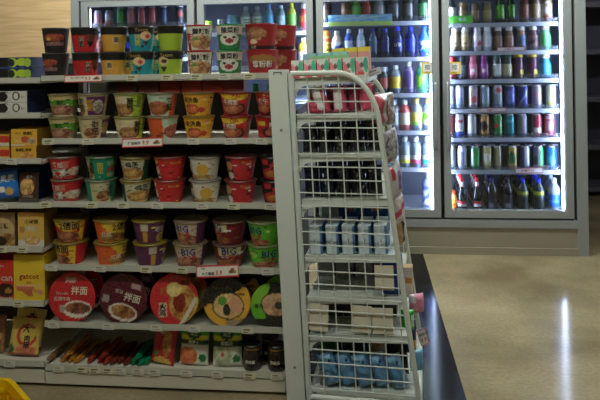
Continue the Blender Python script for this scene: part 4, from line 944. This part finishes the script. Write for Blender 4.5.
for k in range(2):
    wh = ['lower', 'upper'][k]
    pbox('navy biscuit box with lime balls, ' + wh + ' of two on the top left shelf', -38, 33, LZ[0] + k * .047, .0455, .17, (30, 44, 90),
         [('o', .60, .5, .10, .44, (30, 28, 30)), ('o', .74, .5, .07, .44, LIME), ('o', .72, .5, .05, .36, (40, 50, 40)), ('o', .87, .55, .08, .36, LIME), ('o', .95, .5, .05, .4, (150, 180, 50)), ('r', .5, .9, 0, .1, (50, 90, 150))], [], (24, 36, 78))
    pbox('white biscuit box with black rings, ' + wh + ' of two on the second left shelf', -40, 28.5, LZ[1] + k * .049, .0475, .16, (200, 196, 186),
         [('o', .66, .5, .115, .46, (30, 28, 28)), ('o', .70, .5, .08, .36, (200, 196, 186)), ('o', .62, .5, .10, .42, (40, 34, 34)), ('o', .84, .55, .055, .38, (50, 48, 46)), ('o', .84, .55, .035, .28, (206, 202, 192))], [('夹心', .94, .5, .18, (90, 84, 80))], (22, 36, 76))
YB = (214, 160, 36)
pbox('amber cookie box with red logo, lower of two on the third left shelf', -26, 10, LZ[2], .052, .16, YB, [('o', .86, .5, .2, .28, (190, 50, 40)), ('r', -1, 2, 0, .14, (206, 196, 176))], [], (180, 130, 40))
pbox('amber cookie box with red logo, upper of two on the third left shelf', -26, 10, LZ[2] + .0535, .050, .16, YB, [('o', .86, .6, .2, .3, (190, 50, 40)), ('r', -1, 2, 0, .3, (206, 196, 176))], [], (180, 130, 40))
cl = [nd(.3, .34, .2, .22, (200, 140, 50), (230, 190, 90)), ('o', .54, .38, .16, .2, (180, 80, 40)), nd(.78, .3, .18, .2, (150, 120, 80), (200, 180, 140)), ('r', 0, .5, 0, .1, (206, 200, 180))]
pbox('amber egg-roll box with black lettering, lower of two on the third left shelf', 12, 37, LZ[2], .054, .13, YB, [nd(.6, .3, .3, .24, (190, 110, 50), (226, 180, 90))], [('蛋黄酥脆卷', .5, .72, .26, (50, 36, 30))], (140, 104, 50))
pbox('amber egg-roll box with egg print, upper of two on the third left shelf', 12, 38, LZ[2] + .0555, .070, .13, YB, cl, [('蛋黄酥', .66, .76, .2, (60, 40, 30)), ('HOT', .26, .76, .1, (110, 80, 40))], (170, 124, 40))
# fourth shelf: bags
y = YG + .05
def lbag(name, label, px, Wd, H, T, z, bg, lay, tx, rot=0, lean=-8, y=y, cat='food bag', seed=1):
    o = obj(name, bag_mesh(Wd, H, T, bg, lay, tx, wave=.006, seed=seed), loc=(atx(px, 200, y), y, z + .002 + abs(math.sin(math.radians(rot))) * Wd / 2 + .004), rot=(math.radians(lean), math.radians(rot), 0))
    return tag(o, label, cat, 'bags on the left gondola bay')
lbag('biscuit_bag', 'bright blue biscuit bag with white lettering on the fourth left shelf', 3, .155, .125, .03, LZ[3], (20, 110, 190), [('r', -1, 2, .0, .2, (20, 90, 170)), ('o', .75, .22, .13, .13, (200, 160, 80)), ('o', .55, .3, .1, .1, (226, 220, 206)), ('r', -1, 2, .85, 1.1, (24, 60, 130))], [('奥奥奥', .62, .66, .26, (226, 230, 236))], rot=-8)
lbag('biscuit_bag', 'dark brown cookie pouch with oat cookie print on the fourth left shelf', 28.5, .09, .125, .026, LZ[3], (72, 46, 34), [nd(.46, .52, .36, .28, (150, 100, 50), (226, 180, 110)), ('r', -1, 2, 0, .12, (90, 80, 70))], [('趣多', .58, .86, .1, (206, 200, 190)), ('COOKIES', .5, .2, .07, (200, 180, 150))], y=YG + .038, lean=-5, seed=4)
x0 = min(atx(36, 190, YG + .1), GX0 - .022)
print_box('biscuit_box', 'navy blue biscuit box behind the brown cookie pouch', x0 - .10, x0 + .012, LZ[3] + .0045, LZ[3] + .135, YG + .105, .2, (20, 56, 96), [], [], (20, 60, 104))
# fifth shelf
pbox('brown and cream cookie box with round print on the fifth left shelf', -22, 14.5, LZ[4], .142, .12, (150, 116, 76), [('o', .62, .5, .36, .34, (196, 166, 110)), nd(.8, .2, .2, .18, (120, 76, 40), (206, 160, 90)), ('o', .62, .15, .16, .14, (60, 40, 30))], [('米饼酥', .62, .6, .16, (70, 50, 40)), ('牛乳', .62, .42, .12, (190, 180, 160))], (120, 90, 60))
pbox('yellow millet crisp box with round biscuit print on the fifth left shelf', 17.5, 43.5, LZ[4], .142, .12, (214, 170, 70), [('r', -1, 2, 0, .18, (206, 200, 186)), ('p', [(.1, .18), (.9, .18), (.8, .3), (.2, .3)], (206, 170, 90)), ('o', .55, .18, .3, .13, (190, 140, 70)), nd(.55, .19, .26, .1, (196, 150, 80), (230, 196, 130)), ('o', .16, .5, .1, .1, (180, 130, 60)), ('r', .3, .72, .46, .62, (200, 176, 120))], [('小米锅', .52, .74, .14, (70, 54, 44)), ('香酥', .52, .54, .12, (226, 220, 200))], (150, 120, 60))
# sixth shelf
pbox('red biscuit box with chocolate print on the sixth left shelf', -24, 12, LZ[5], .168, .13, (206, 50, 30), [('o', .8, .24, .24, .18, (60, 34, 28)), ('o', .86, .22, .1, .07, (170, 120, 60)), ('r', .6, 1, 0, .06, (190, 180, 160))], [('can', .82, .53, .12, (220, 200, 190)), ('巧克力', .66, .84, .06, (210, 190, 180))], (190, 44, 28))
pbox('bright yellow wafer box with red lettering on the sixth left shelf', 12.5, 43.5, LZ[5], .190, .15, (226, 190, 16), [('p', [(.08, .30), (.66, .34), (.66, .22), (.1, .20)], (200, 110, 70)), ('p', [(.2, .22), (.6, .22), (.62, .1), (.48, .08)], (190, 100, 60)), ('p', [(.6, .26), (.95, .22), (.95, .12), (.64, .16)], (206, 140, 90)), ('r', .1, .94, .29, .33, (226, 180, 130))], [('gatcot', .5, .50, .15, (176, 60, 40)), ('威化', .5, .39, .06, (190, 90, 50))], (214, 176, 20), top=(214, 176, 20))
# bottom: yellow bags
YBAG = (206, 176, 84)
bl = [('o', .58, .55, .34, .3, (190, 60, 40)), ('o', .60, .56, .24, .22, YBAG), ('p', [(.62, .4), (.98, .62), (.98, .78), (.7, .7)], (196, 170, 60)), ('r', -1, 2, .0, .04, (160, 60, 50)), nd(.6, .16, .36, .12, (190, 100, 70), (214, 140, 100)), ('o', .1, .16, .1, .12, (60, 90, 50))]
lbag('snack_bag', 'pale yellow snack bag with black brush lettering leaning in front on the bottom left deck', 20.5, .138, .15, .03, LZF, YBAG, bl, [('大', .56, .72, .22, (36, 30, 28)), ('肉\n串', .62, .38, .36, (50, 40, 34))], rot=3, lean=-14, y=YG + .05, seed=2)
lbag('snack_bag', 'pale yellow snack bag standing behind the front one on the bottom left deck', 24, .138, .165, .03, LZF, YBAG, bl, [('大', .6, .84, .2, (36, 30, 28))], rot=6, lean=-10, y=YG + .115, seed=3)
lbag('snack_bag', 'brown snack bag cut by the left picture edge on the bottom left deck', -8, .09, .155, .03, LZF, (150, 96, 60), [nd(.7, .4, .4, .3)], [], lean=-10, y=YG + .07, seed=6)

# ------------------------------------------------------------------ wire end-cap rack
P0 = Vector((-.234, 2.474, 0.003)); RZ = math.radians(-5)
RM = Matrix.Translation(P0) @ Matrix.Rotation(RZ, 4, 'Z')
RW, RAKE = .60, -.043
rack = thing('wire_rack', 'white wire side rack with sloping front standing at the end of the gondola', 'rack', P0, RZ)
def xb(z): return RAKE * z
def xf(z):
    if z <= 1.06: return .425 - .129 * z
    t = min(1, (z - 1.06) / .225)
    return .128 + (.288 - .128) * math.sqrt(max(0, 1 - t * t))
FRM = []
for z in np.linspace(0, 1.06, 8): FRM.append((xf(z), z))
for a in np.linspace(8, 90, 10): FRM.append((.128 + .160 * math.cos(math.radians(a)), 1.06 + .225 * math.sin(math.radians(a))))
FRM.append((xb(1.285), 1.285))
side_bm = []
for yy in (0.0, RW):
    m = MB()
    m.tube([(x, yy, z) for x, z in FRM], .0105, 10)
    m.tube([(xb(0), yy, 0), (xb(1.285), yy, 1.285)], .0115, 10)
    m.tube([(xb(.03), yy, .03), (xf(.03), yy, .03)], .011, 8)
    obj('side_frame', m, WHITE, rack)
    # wires
    for z in np.arange(.064, 1.25, .0505):
        L = xf(z) - xb(z)
        obj('wire', None, parent=rack) if False else None
        w_ = MB(); w_.tube([(xb(z), yy, z), (xf(z), yy, z)], .0026, 6)
        obj('wire', w_, WHITE, rack)
    for i in range(1, 8):
        x0 = i * .0615
        zt = None
        for z in np.linspace(1.285, .02, 200):
            if x0 + xb(z) < (xf(z) if z < 1.06 else xf(z)): zt = z; break
        if zt is None or zt < .1: continue
        w_ = MB(); w_.tube([(x0 + xb(.03), yy + .004, .03), (x0 + xb(zt), yy + .004, zt)], .0026, 6)
        obj('wire', w_, WHITE, rack)
for yy, zz, xx in ((0, .03, xf(.03)), ):
    m = MB().tube([(xf(.03), 0, .03), (xf(.03), RW, .03)], .010, 8)
    obj('front_rail', m, WHITE, rack)
obj('back_rail', MB().tube([(xb(.03), 0, .03), (xb(.03), RW, .03)], .010, 8), WHITE, rack)
# sheet-metal back post beside the near frame
m = MB()
X0, X1 = -.086, -.0145
for y0, y1 in ((-.012, .045),):
    zb, zt = -.002, 1.30
    m.add([(X0, y0, zb), (X1, y0, zb), (X1, y1, zb), (X0, y1, zb), (X0 + xb(zt), y0, zt), (X1 + xb(zt), y0, zt), (X1 + xb(zt), y1, zt), (X0 + xb(zt), y1, zt)],
          [(0, 3, 2, 1), (4, 5, 6, 7), (0, 1, 5, 4), (1, 2, 6, 5), (2, 3, 7, 6), (3, 0, 4, 7)], (1, 1, 1))
bp = obj('back_post', m, WHITE, rack)
for z in (1.065, .145):
    mm = MB().lathe([(.0055, 0), (.0055, .002), (.003, .003)], 14, (0.1, .1, .1))
    V = mm.v[0]; mm.v[0] = np.stack([V[:, 0], -V[:, 2], V[:, 1]], -1)
    obj('screw', mm, GREYM, bp, loc=(-.048 + xb(z), -.0121, z))
mm = MB().box(-.016, .016, -.001, .001, 0, .003).box(-.016, -.013, -.001, .001, -.008, 0).box(.013, .016, -.001, .001, -.008, 0)
obj('slot', mm, BLACKP, bp, loc=(-.05 + xb(1.29), -.0128, 1.288))
obj('back_post', MB().add([(X0 + .07, RW - .02, 0), (X1, RW - .02, 0), (X1, RW + .0, 0), (X0 + .07, RW, 0), (X0 + .07 + xb(1.28), RW - .02, 1.28), (X1 + xb(1.28), RW - .02, 1.28), (X1 + xb(1.28), RW, 1.28), (X0 + .07 + xb(1.28), RW, 1.28)],
          [(0, 3, 2, 1), (4, 5, 6, 7), (0, 1, 5, 4), (1, 2, 6, 5), (2, 3, 7, 6), (3, 0, 4, 7)], (1, 1, 1)), WHITE, rack)
# shelves, tilted a little up to the front
TS = .040
RS = [1.262, 1.118, .963, .787, .572, .412, .265, .045]
for k, z in enumerate(RS):
    xa, xe = xb(z) + .012, xf(z) - .008
    if k == 0: xe = .235
    L = xe - xa
    m = MB()
    ya, yb = .014, RW - .014
    def zz(x): return z + (x - xa) * TS
    # tray
    for (p0, p1, t0, t1) in ((ya, yb, -.004, 0),):
        m.add([(xa, p0, zz(xa) + t0), (xe, p0, zz(xe) + t0), (xe, p1, zz(xe) + t0), (xa, p1, zz(xa) + t0), (xa, p0, zz(xa) + t1), (xe, p0, zz(xe) + t1), (xe, p1, zz(xe) + t1), (xa, p1, zz(xa) + t1)],
              [(0, 3, 2, 1), (4, 5, 6, 7), (0, 1, 5, 4), (1, 2, 6, 5), (2, 3, 7, 6), (3, 0, 4, 7)], (1, 1, 1))
    # side lips with a rounded gusset at the back end
    for yy in (ya, yb - .003):
        lip = [(xa, zz(xa) + .004), (xe, zz(xe) + .004), (xe, zz(xe) - .026), (xa + .045, zz(xa + .045) - .026)]
        if z > .1:
            for a in np.linspace(90, 180, 6):
                lip.append((xa + .045 + .038 * math.cos(math.radians(a)), zz(xa) - .064 + .038 * math.sin(math.radians(a))))
            lip.append((xa, zz(xa) - .064))
        n = len(lip)
        vv = [(x, yy, q) for x, q in lip] + [(x, yy + .003, q) for x, q in lip]
        m.add(vv, [tuple(range(n))[::-1], tuple(range(n, 2 * n))] + [(i, (i + 1) % n, n + (i + 1) % n, n + i) for i in range(n)], (1, 1, 1))
    # front lip
    m.add([(xe, ya, zz(xe) - .026), (xe, yb, zz(xe) - .026), (xe, yb, zz(xe) + .012), (xe, ya, zz(xe) + .012), (xe + .003, ya, zz(xe) - .026), (xe + .003, yb, zz(xe) - .026), (xe + .003, yb, zz(xe) + .012), (xe + .003, ya, zz(xe) + .012)],
          [(0, 1, 2, 3)[::-1], (4, 5, 6, 7), (0, 4, 5, 1)[::-1], (3, 7, 6, 2), (0, 4, 7, 3), (1, 5, 6, 2)], (1, 1, 1))
    o = obj('shelf', m, WHITE, rack)
def rshelf(k, x):            # height of shelf k's top at local x
    return RS[k] + (x - (xb(RS[k]) + .012)) * TS
def rput(o, x, y, z, rz=0, ry=0, rx=0, k=None):
    """place in the rack's frame; with k, on shelf k and following its slope"""
    M = RM @ Matrix.Translation((x, y, z)) 
    if k is not None: M = M @ Matrix.Rotation(-TS, 4, 'Y')
    M = M @ Matrix.Rotation(rz, 4, 'Z') @ Matrix.Rotation(ry, 4, 'Y') @ Matrix.Rotation(rx, 4, 'X')
    o.matrix_world = M
    return o
def rlocal(px, py, ylocal):
    """local x, z of the rack plane y = ylocal seen at (px, py)"""
    a, b_ = px - CX, CY - py
    u, v = a * cR + b_ * sR, -a * sR + b_ * cR
    d = Vector((cY * u - sY * F, sY * u + cY * F, v))
    Mi = RM.inverted(); o = Mi @ Vector((0, 0, CAMH)); dl = Mi.to_3x3() @ d
    t = (ylocal - o.y) / dl.y
    p = o + dl * t
    return p.x, p.z
def rbox(W, H, Dp, bg, layers=(), texts=(), side=None, top=None, mat=None):
    m = MB().box(-W / 2, W / 2, .0004, Dp, 0, H, lin(side or bg))
    if top: m.box(-W / 2, W / 2, .0004, Dp, H, H + .0005, lin(top))
    m.grid(lambda u, v: ((u - .5) * W, u * 0, v * H), 14, 16, painter(bg, layers))
    for s, u, v, th, c in texts:
        m.text(s, lambda p, q: ((u - .5) * W + p, p * 0 - .001, v * H + q), th * H, lin(c), wmax=W * .9)
    return m.mesh('carton', mat or PRINT)
# cartons on top
CART = rbox(.047, .072, .05, (220, 216, 208), [('o', .08, .3, .3, .5, (222, 130, 136)), ('o', .82, .58, .2, .42, (70, 176, 140)), ('o', .45, .56, .14, .15, (120, 84, 84)), ('r', .3, .62, .25, .32, (170, 150, 150)), ('o', .4, .1, .3, .14, (200, 70, 80))], [], (214, 150, 150), (216, 190, 186))
g = 'milk cartons on top of the rack'
for i, (px, w_) in enumerate([(288.5, 0), (303.5, 0), (316.5, 0), (329.5, 0), (342.5, 0), (356, 0)]):
    x, z = rlocal(px, 66, .025)
    x = -.052 + i * .0515
    z = max(rshelf(0, x - .024), rshelf(0, x + .024)) if x > 0 else rshelf(0, xb(1.26) + .012)
    if x < -.035: z = RS[0] + .042
    o = obj('milk_carton', CART)
    if i == 0: rput(o, -.038, .055, RS[0] + .0015, k=0)
    else: rput(o, x + .014, .055, rshelf(0, x + .014) + .0015, k=0)
    tag(o, 'small pink, white and green drink carton, ' + ['first', 'second', 'third', 'fourth', 'fifth', 'sixth'][i] + ' from the white post', 'carton', g)
CB = rbox(.06, .098, .05, (120, 176, 190), [('r', -1, 2, .8, 2, (150, 196, 206))], [], (110, 166, 182), (120, 180, 200))
for i in range(3):
    o = rput(obj('milk_carton', CB), -.01 + i * .064, .19, rshelf(0, -.01 + i * .064) + .0015, k=0)
    tag(o, 'pale blue drink carton behind the pink row, ' + nth[i] + ' from the white post', 'carton', 'blue cartons on top of the rack')
CG = rbox(.05, .085, .05, (130, 190, 130), [('r', .2, .8, .2, .7, (214, 196, 170))], [], (140, 190, 140), (150, 200, 140))
for i in range(3):
    o = rput(obj('milk_carton', CG), .03 + i * .053, .12, rshelf(0, .03 + i * .053) + .0015, k=0)
    tag(o, 'pale green drink carton in the middle row on the rack, ' + nth[i] + ' from the white post', 'carton', 'green cartons on top of the rack')
CYL = rbox(.05, .115, .05, (214, 150, 140), [('r', -1, 2, .82, 2, (226, 206, 40)), ('r', .2, .8, .2, .6, (216, 206, 196))], [], (206, 170, 60), (230, 206, 40))
for i in range(3):
    o = rput(obj('milk_carton', CYL), .105 + i * .053 - .0, .255, rshelf(0, .105 + i * .053) + .0015, k=0)
    tag(o, 'yellow-topped pink drink carton at the back of the rack top, ' + nth[i] + ' from the left', 'carton', 'yellow-topped cartons on the rack')
x, z = rlocal(380, 86.5, .05)
o = flat_card('price_card', 'small white price card clipped at the top right of the rack', 'price tag', 0, 0, 0, 0, 0, 0, (206, 208, 208), [('r', .1, .7, .55, .75, (120, 124, 128)), ('r', .1, .9, .25, .4, (150, 152, 156))], [], pos=(0, 0, 0), wm=.052, hm=.028)
xx, zc = rlocal(404 - 22, 79, .1)
rput(o, .262, .10, 1.285, ry=math.radians(-18))
# pink packs
PK = (214, 76, 108)
def softpack(W, H, T, bg, lay, tx=(), seed=0, wave=.008, mat=None): return bag_mesh(W, H, T, bg, lay, tx, mat or GLOSS, wave, seed)
for i, (px, ry, w_, nm) in enumerate([(324, 13, .058, 'pink pad pack with white panel leaning left on the rack'), (341, 2, .058, 'pink pad pack with white panel standing upright on the rack'), (354, -4, .05, 'dark pink pad pack between the two paler packs on the rack'), (371, 8, .06, 'pink pad pack leaning at the sloping front of the rack')]):
    x, z = rlocal(px, 100, .07)
    if i == 3: x -= .012
    lay = [('r', .08, .68, .08, .95, (234, 226, 222))] if i in (0, 1) else ([('r', .2, .6, .2, .5, (150, 40, 70))] if i == 2 else [('r', -.1, .12, 0, 1, (216, 206, 206))])
    c = (130, 36, 66) if i == 2 else PK
    o = obj('pad_pack', softpack(w_, .102, .045, c, lay, seed=i))
    rput(o, x, .06 + .006 * i, rshelf(1, x) + .0075, ry=math.radians(-ry), k=1); tag(o, nm, 'pack', 'pink packs in the rack')
o = rput(obj('pad_pack', softpack(.10, .05, .07, (190, 60, 84), [], seed=9)), .042, .075, rshelf(1, .03) + .004, k=1)
tag(o, 'flat pink pack lying beside the white post in the rack', 'pack', 'pink packs in the rack')
# black bags
for k in (2, 3):
    for i in range(5):
        x = .012 + i * .062 + (-.004 if k == 2 else .002)
        c = (26, 25, 28) if not (k == 3 and i < 2) else (22, 28, 52)
        o = obj('hosiery_pack', softpack(.060, .108 if k == 2 else .122, .05, c, [('o', .5, .3, .2, .1, (44, 44, 48))] if i % 2 else [], seed=10 * k + i, wave=.03, mat=PLASTIC))
        rput(o, x, .065, rshelf(k, x) + .004, k=k, rz=rng.uniform(-.2, .2))
        tag(o, ('navy' if c[2] > 40 else 'black') + ' glossy soft pack, ' + nth[i] + ' from the post on the ' + ('third' if k == 2 else 'fourth') + ' rack shelf', 'pack', 'dark soft packs in the rack')
        if i < 4:
            o2 = obj('hosiery_pack', o.data); rput(o2, x + .035, .2, rshelf(k, x + .035) + .004, k=k, rz=rng.uniform(-.2, .2))
            tag(o2, 'dark soft pack in the second row of the ' + ('third' if k == 2 else 'fourth') + ' rack shelf, ' + ORD[i] + ' from left', 'pack', 'second-row dark packs on the ' + ('third' if k == 2 else 'fourth') + ' rack shelf')
# light blue boxes
LB = rbox(.049, .108, .15, (196, 212, 220), [('r', .36, .56, .42, .56, (60, 80, 110)), ('r', .84, 1, -1, 2, (90, 120, 160)), ('r', -1, .06, -1, 2, (120, 160, 190))], [], (110, 146, 186), (214, 228, 234))
for i in range(5):
    x, z = rlocal(316.5 + i * 16.2, 240, .03)
    o = rput(obj('tissue_box', LB), x, .03, rshelf(4, x) + .0025, k=4)
    tag(o, 'pale blue upright box, ' + nth[i] + ' from the white post, on the fifth rack shelf', 'box', 'pale blue boxes in the rack')
DB = rbox(.10, .135, .12, (24, 60, 110), [('r', .3, .4, .8, .88, (200, 160, 60)), ('r', .5, .58, .8, .88, (190, 70, 60)), ('r', .68, .76, .8, .88, (90, 150, 80))], [('卫生巾', .5, .9, .05, (150, 180, 210))], (22, 52, 100), (36, 76, 130))
for i, (x, nm) in enumerate([(.14, 'left'), (.25, 'right')]):
    o = rput(obj('tissue_box', DB), x, .29, rshelf(4, x) + .0025, k=4); tag(o, nm + ' dark blue box behind the pale blue boxes in the rack', 'box', 'dark blue boxes in the rack')
o = rput(obj('tissue_box', rbox(.075, .15, .1, (170, 186, 200), [], [], (150, 166, 182))), .05, .32, rshelf(4, .05) + .0025, k=4)
tag(o, 'plain pale grey box behind the pale blue boxes near the post', 'box', 'boxes at the back of the rack')
# sixth shelf
o = rput(obj('tissue_box', rbox(.075, .118, .12, (40, 70, 150), [('r', .6, 1, .84, .92, (150, 50, 120)), ('r', .1, .5, .2, .8, (70, 110, 180))], [], (40, 60, 130), (60, 80, 160))), .325, .05, rshelf(5, .325) + .0025, k=5)
tag(o, 'blue and purple box at the sloping front on the sixth rack shelf', 'box', 'boxes on the sixth rack shelf')
GB2 = rbox(.078, .112, .16, (140, 136, 134), [('r', .9, 1, -1, 2, (84, 60, 104))], [], (120, 110, 116))
for i in range(4):
    x = .035 + i * .083
    o = rput(obj('tissue_box', GB2), x, .25, rshelf(5, x) + .0025, k=5); tag(o, 'grey box with purple edge at the back of the sixth rack shelf, ' + nth[i] + ' from left', 'box', 'boxes on the sixth rack shelf')
DKB = rbox(.105, .108, .2, (58, 50, 44), [('r', .1, .9, .1, .3, (74, 64, 56))], [], (50, 44, 40))  # added boxes, dark to deepen the shade behind the cards
for i in range(3):
    x = .055 + i * .112
    o = rput(obj('filler_box', DKB), x, .2, rshelf(6, x) + .0025, k=6); tag(o, 'added dark box shading the seventh rack shelf behind the blank cards, ' + nth[i] + ' from left', 'box', 'added dark boxes on the seventh rack shelf')
# white blank cards on the mesh
for px, py, wp, hp, nm in [(384, 279, 18.5, 24, 'blank white card tied to the rack mesh before the blue box'), (318.5, 319, 18.5, 26, 'blank white card on the rack mesh next to the white post'), (361, 320.5, 20, 26, 'blank white card in the middle of the seventh rack shelf'), (382.5, 322.5, 20.5, 25, 'blank white card at the sloping front of the seventh rack shelf')]:
    x, z = rlocal(px, py, -.006)
    o = flat_card('blank_card', nm, 'card', 0, 0, 0, 0, 0, 0, (214, 206, 182), [], [], pos=(0, 0, 0), wm=wp / 257, hm=hp / 257, group='blank cards on the rack mesh')
    rput(o, x, .0075, z, ry=rng.uniform(-.05, .05), rx=-.03)
# bottom shelf: blue bundles
for i in range(5):
    x = .092 + i * .0655
    o = obj('cloth_bundle', softpack(.066, .128, .06, (104, 156, 194), [('o', .7, .8, .08, .05, (40, 50, 70)), ('r', .0, .2, 0, 1, (84, 136, 178))], seed=40 + i, wave=.014))
    rput(o, x, .055 + .01 * (i % 2), rshelf(7, x) + .012, k=7, ry=math.radians(-16), rz=.1); tag(o, 'soft blue wrapped pack, ' + nth[i] + ' from the left on the lowest rack shelf', 'pack', 'blue packs on the lowest rack shelf')
for i, (x, c, nm) in enumerate([(.06, (40, 110, 46), 'green soft pack at the back left of the lowest rack shelf'), (.155, (36, 84, 44), 'dark green soft pack at the back of the lowest rack shelf'), (.25, (206, 176, 140), 'cream and orange pack behind the blue packs in the rack'), (.335, (34, 34, 36), 'added black pack darkening the front end of the lowest rack shelf')]):  # last pack is added, dark to cover the brightly lit tray
    lay = [('o', .6, .8, .3, .16, (206, 130, 50)), ('r', -1, .3, .3, .8, (40, 50, 100))] if i == 2 else []
    o = rput(obj('cloth_bundle', softpack(.088, .19 if i < 3 else .17, .05, c, lay, seed=50 + i)), x, .17, rshelf(7, x) + .004, k=7); tag(o, nm, 'pack', 'packs at the back of the lowest rack shelf')
for i in range(4):
    o = rput(obj('cloth_bundle', softpack(.088, .17, .05, (50, 50, 52), [], seed=56 + i)), .05 + i * .092, .3, rshelf(7, .05 + i * .092) + .004, k=7)  # added fillers that darken the lit tray behind the blue packs
    tag(o, 'added dark pack in the rear row of the lowest rack shelf, ' + ORD[i] + ' from left', 'pack', 'rear row of the lowest rack shelf')
for i in range(4):
    x = .02 + i * .07
    o = rput(obj('pad_pack', softpack(.068, .1, .045, (120, 60, 78) if i % 2 else (96, 92, 96), [], seed=70 + i)), x, .19, rshelf(1, x) + .004, k=1)
    tag(o, ('dull pink' if i % 2 else 'grey') + ' pack behind the pink pad packs in the rack, ' + ['left', 'left', 'right', 'right'][i] + ' one', 'pack', 'second row of pad packs in the rack')

# packs hung on the sloping front
def hang(nm, px, py, yl, W, H, T, bg, lay, rz=90, ry=0, seed=0, wave=.012, name='hanging_pack', cat='pack', tx=()):
    x, z = rlocal(px, py, yl)
    o = obj(name, bag_mesh(W, H, T, bg, lay, tx, GLOSS, wave, seed))
    rput(o, x + .010, yl, z, rz=math.radians(rz), ry=math.radians(ry)); tag(o, nm, cat, 'packs hanging at the front of the rack'); return o
SIL = (186, 184, 186)
hang('pink and silver crinkled pack bulging out over the upper front of the rack', 381, 126, .13, .13, .13, .05, (190, 70, 92), [('r', .38, 2, -1, 2, SIL), ('n', .72, .5, .3, .5, (130, 110, 110), (214, 208, 206)), ('r', .5, .56, .1, .8, (120, 60, 66))], rz=48, ry=-4, seed=60, wave=.03)
hang('silver and red crinkled pack hanging at the third rack shelf front', 389, 161, .16, .11, .13, .04, SIL, [('r', .1, .3, 0, .5, (190, 50, 60)), ('n', .5, .5, .5, .5, (90, 90, 96), (210, 208, 208))], rz=66, ry=-8, seed=61)
hang('white and purple crinkled pack hanging at the fourth rack shelf front', 393, 196, .18, .11, .13, .04, (200, 196, 200), [('r', .5, .8, .2, .8, (110, 90, 150)), ('r', .1, .3, .6, 1, (190, 50, 70))], rz=66, ry=-8, seed=62)
hang('red and white crinkled pack hanging above the pale blue boxes', 396, 224, .2, .10, .12, .04, (206, 198, 196), [('p', [(0, .2), (1, .7), (1, .9), (0, .45)], (200, 60, 90))], rz=66, ry=-6, seed=63)
hang('slim tan and black pack hanging lowest in the upper chain', 398, 244, .2, .07, .10, .03, (176, 140, 96), [('r', .5, .8, 0, 1, (40, 38, 40))], rz=66, ry=-6, seed=64)
def rfree(mesh, name, nm, px, py, yl, cat, rz=0, ry=0, k=None):
    x, z = rlocal(px, py, yl)
    o = obj(name, mesh); rput(o, x, yl, z, rz=math.radians(rz), ry=math.radians(ry)); tag(o, nm, cat, 'goods sticking out of the rack front'); return o
WB = rbox(.045, .12, .05, (216, 206, 196), [('r', -1, 2, .46, .68, (196, 130, 70))], [], (206, 170, 120))
rfree(WB, 'small_box', 'white box with orange band sticking out of the rack front', 406.5, 297, .2, 'box', rz=-4)
hang('pink soft pack sticking out of the rack front below the white box', 414, 312, .18, .065, .075, .05, (214, 130, 160), [('r', -1, .3, .6, 2, (220, 210, 212))], rz=30, seed=65)
hang('bright green pack sticking out of the rack front', 405, 329, .12, .055, .078, .05, (40, 170, 40), [('r', .7, 1, .2, .8, (190, 206, 190))], rz=10, seed=66)
hang('navy and yellow pack sticking out of the rack front', 408, 352, .14, .05, .09, .04, (36, 40, 90), [('r', .5, .9, .1, .6, (206, 170, 60))], rz=20, seed=67)
hang('light blue pack sticking out of the rack front near the floor', 414, 370, .14, .055, .085, .05, (110, 170, 210), [], rz=20, seed=68)
x, z = rlocal(423, 337, .14)
o = flat_card('promo_tag', 'red-bordered white tag sticking out beside the black floor strip', 'price tag', 0, 0, 0, 0, 0, 0, (222, 220, 216), border(RED, .06, .06), [('特价', .5, .66, .2, (70, 64, 70)), ('3.9', .5, .34, .24, (190, 44, 50))], pos=(0, 0, 0), wm=.036, hm=.066)
rput(o, x, .14, z, ry=math.radians(-16), rz=.3)

# ------------------------------------------------------------------ yellow basket, bottom left
bx, by = atz(31, 400, .30)
bk = thing('shopping_basket', 'bright yellow plastic shopping basket on the floor at the lower left corner', 'basket', (0, 0, 0))
ang = math.radians(-43)
M = Matrix.Translation((bx, by, 0)) @ Matrix.Rotation(ang, 4, 'Z') @ Matrix.Translation((-.0, -.165, 0))
bk.matrix_world = M
def ringpts(L, Wd, rad, z, n=5):
    pts = []
    for cx, cy, a0 in ((L / 2 - rad, Wd / 2 - rad, 0), (-L / 2 + rad, Wd / 2 - rad, 90), (-L / 2 + rad, -Wd / 2 + rad, 180), (L / 2 - rad, -Wd / 2 + rad, 270)):
        for a in np.linspace(a0, a0 + 90, n): pts.append((cx + rad * math.cos(math.radians(a)), cy + rad * math.sin(math.radians(a)), z))
    return pts
def shell(rings, closed_bottom=True):
    m = MB(); n = len(rings[0]); V = [p for r_ in rings for p in r_]
    fs = [(i * n + j, i * n + (j + 1) % n, (i + 1) * n + (j + 1) % n, (i + 1) * n + j) for i in range(len(rings) - 1) for j in range(n)]
    if closed_bottom: fs.append(tuple(range(n))[::-1])
    m.add(V, fs, (1, 1, 1)); return m
sh_ = shell([ringpts(.36, .24, .03, .004), ringpts(.42, .30, .04, .27), ringpts(.415, .295, .04, .27), ringpts(.355, .235, .03, .01)])
obj('basket_body', sh_, YELLOWD, bk)
rimm = shell([ringpts(.42, .30, .04, .262), ringpts(.466, .346, .055, .262), ringpts(.47, .35, .056, .285), ringpts(.45, .33, .05, .298), ringpts(.425, .305, .042, .296), ringpts(.42, .30, .04, .262)], False)
obj('rim', rimm, YELLOW, bk)
for i in range(9):
    x = -.16 + i * .04
    for s in (-1, 1): obj('rib', MB().box(x - .005, x + .005, s * .146 - .004, s * .146 + .004, .09, .258), YELLOW, bk)
for s in (-1, 1):
    obj('handle', MB().tube([(-.13, s * .12, .295), (-.12, s * .10, .302), (0, s * .07, .304), (.12, s * .10, .302), (.13, s * .12, .295)], .008, 8), YELLOW, bk)
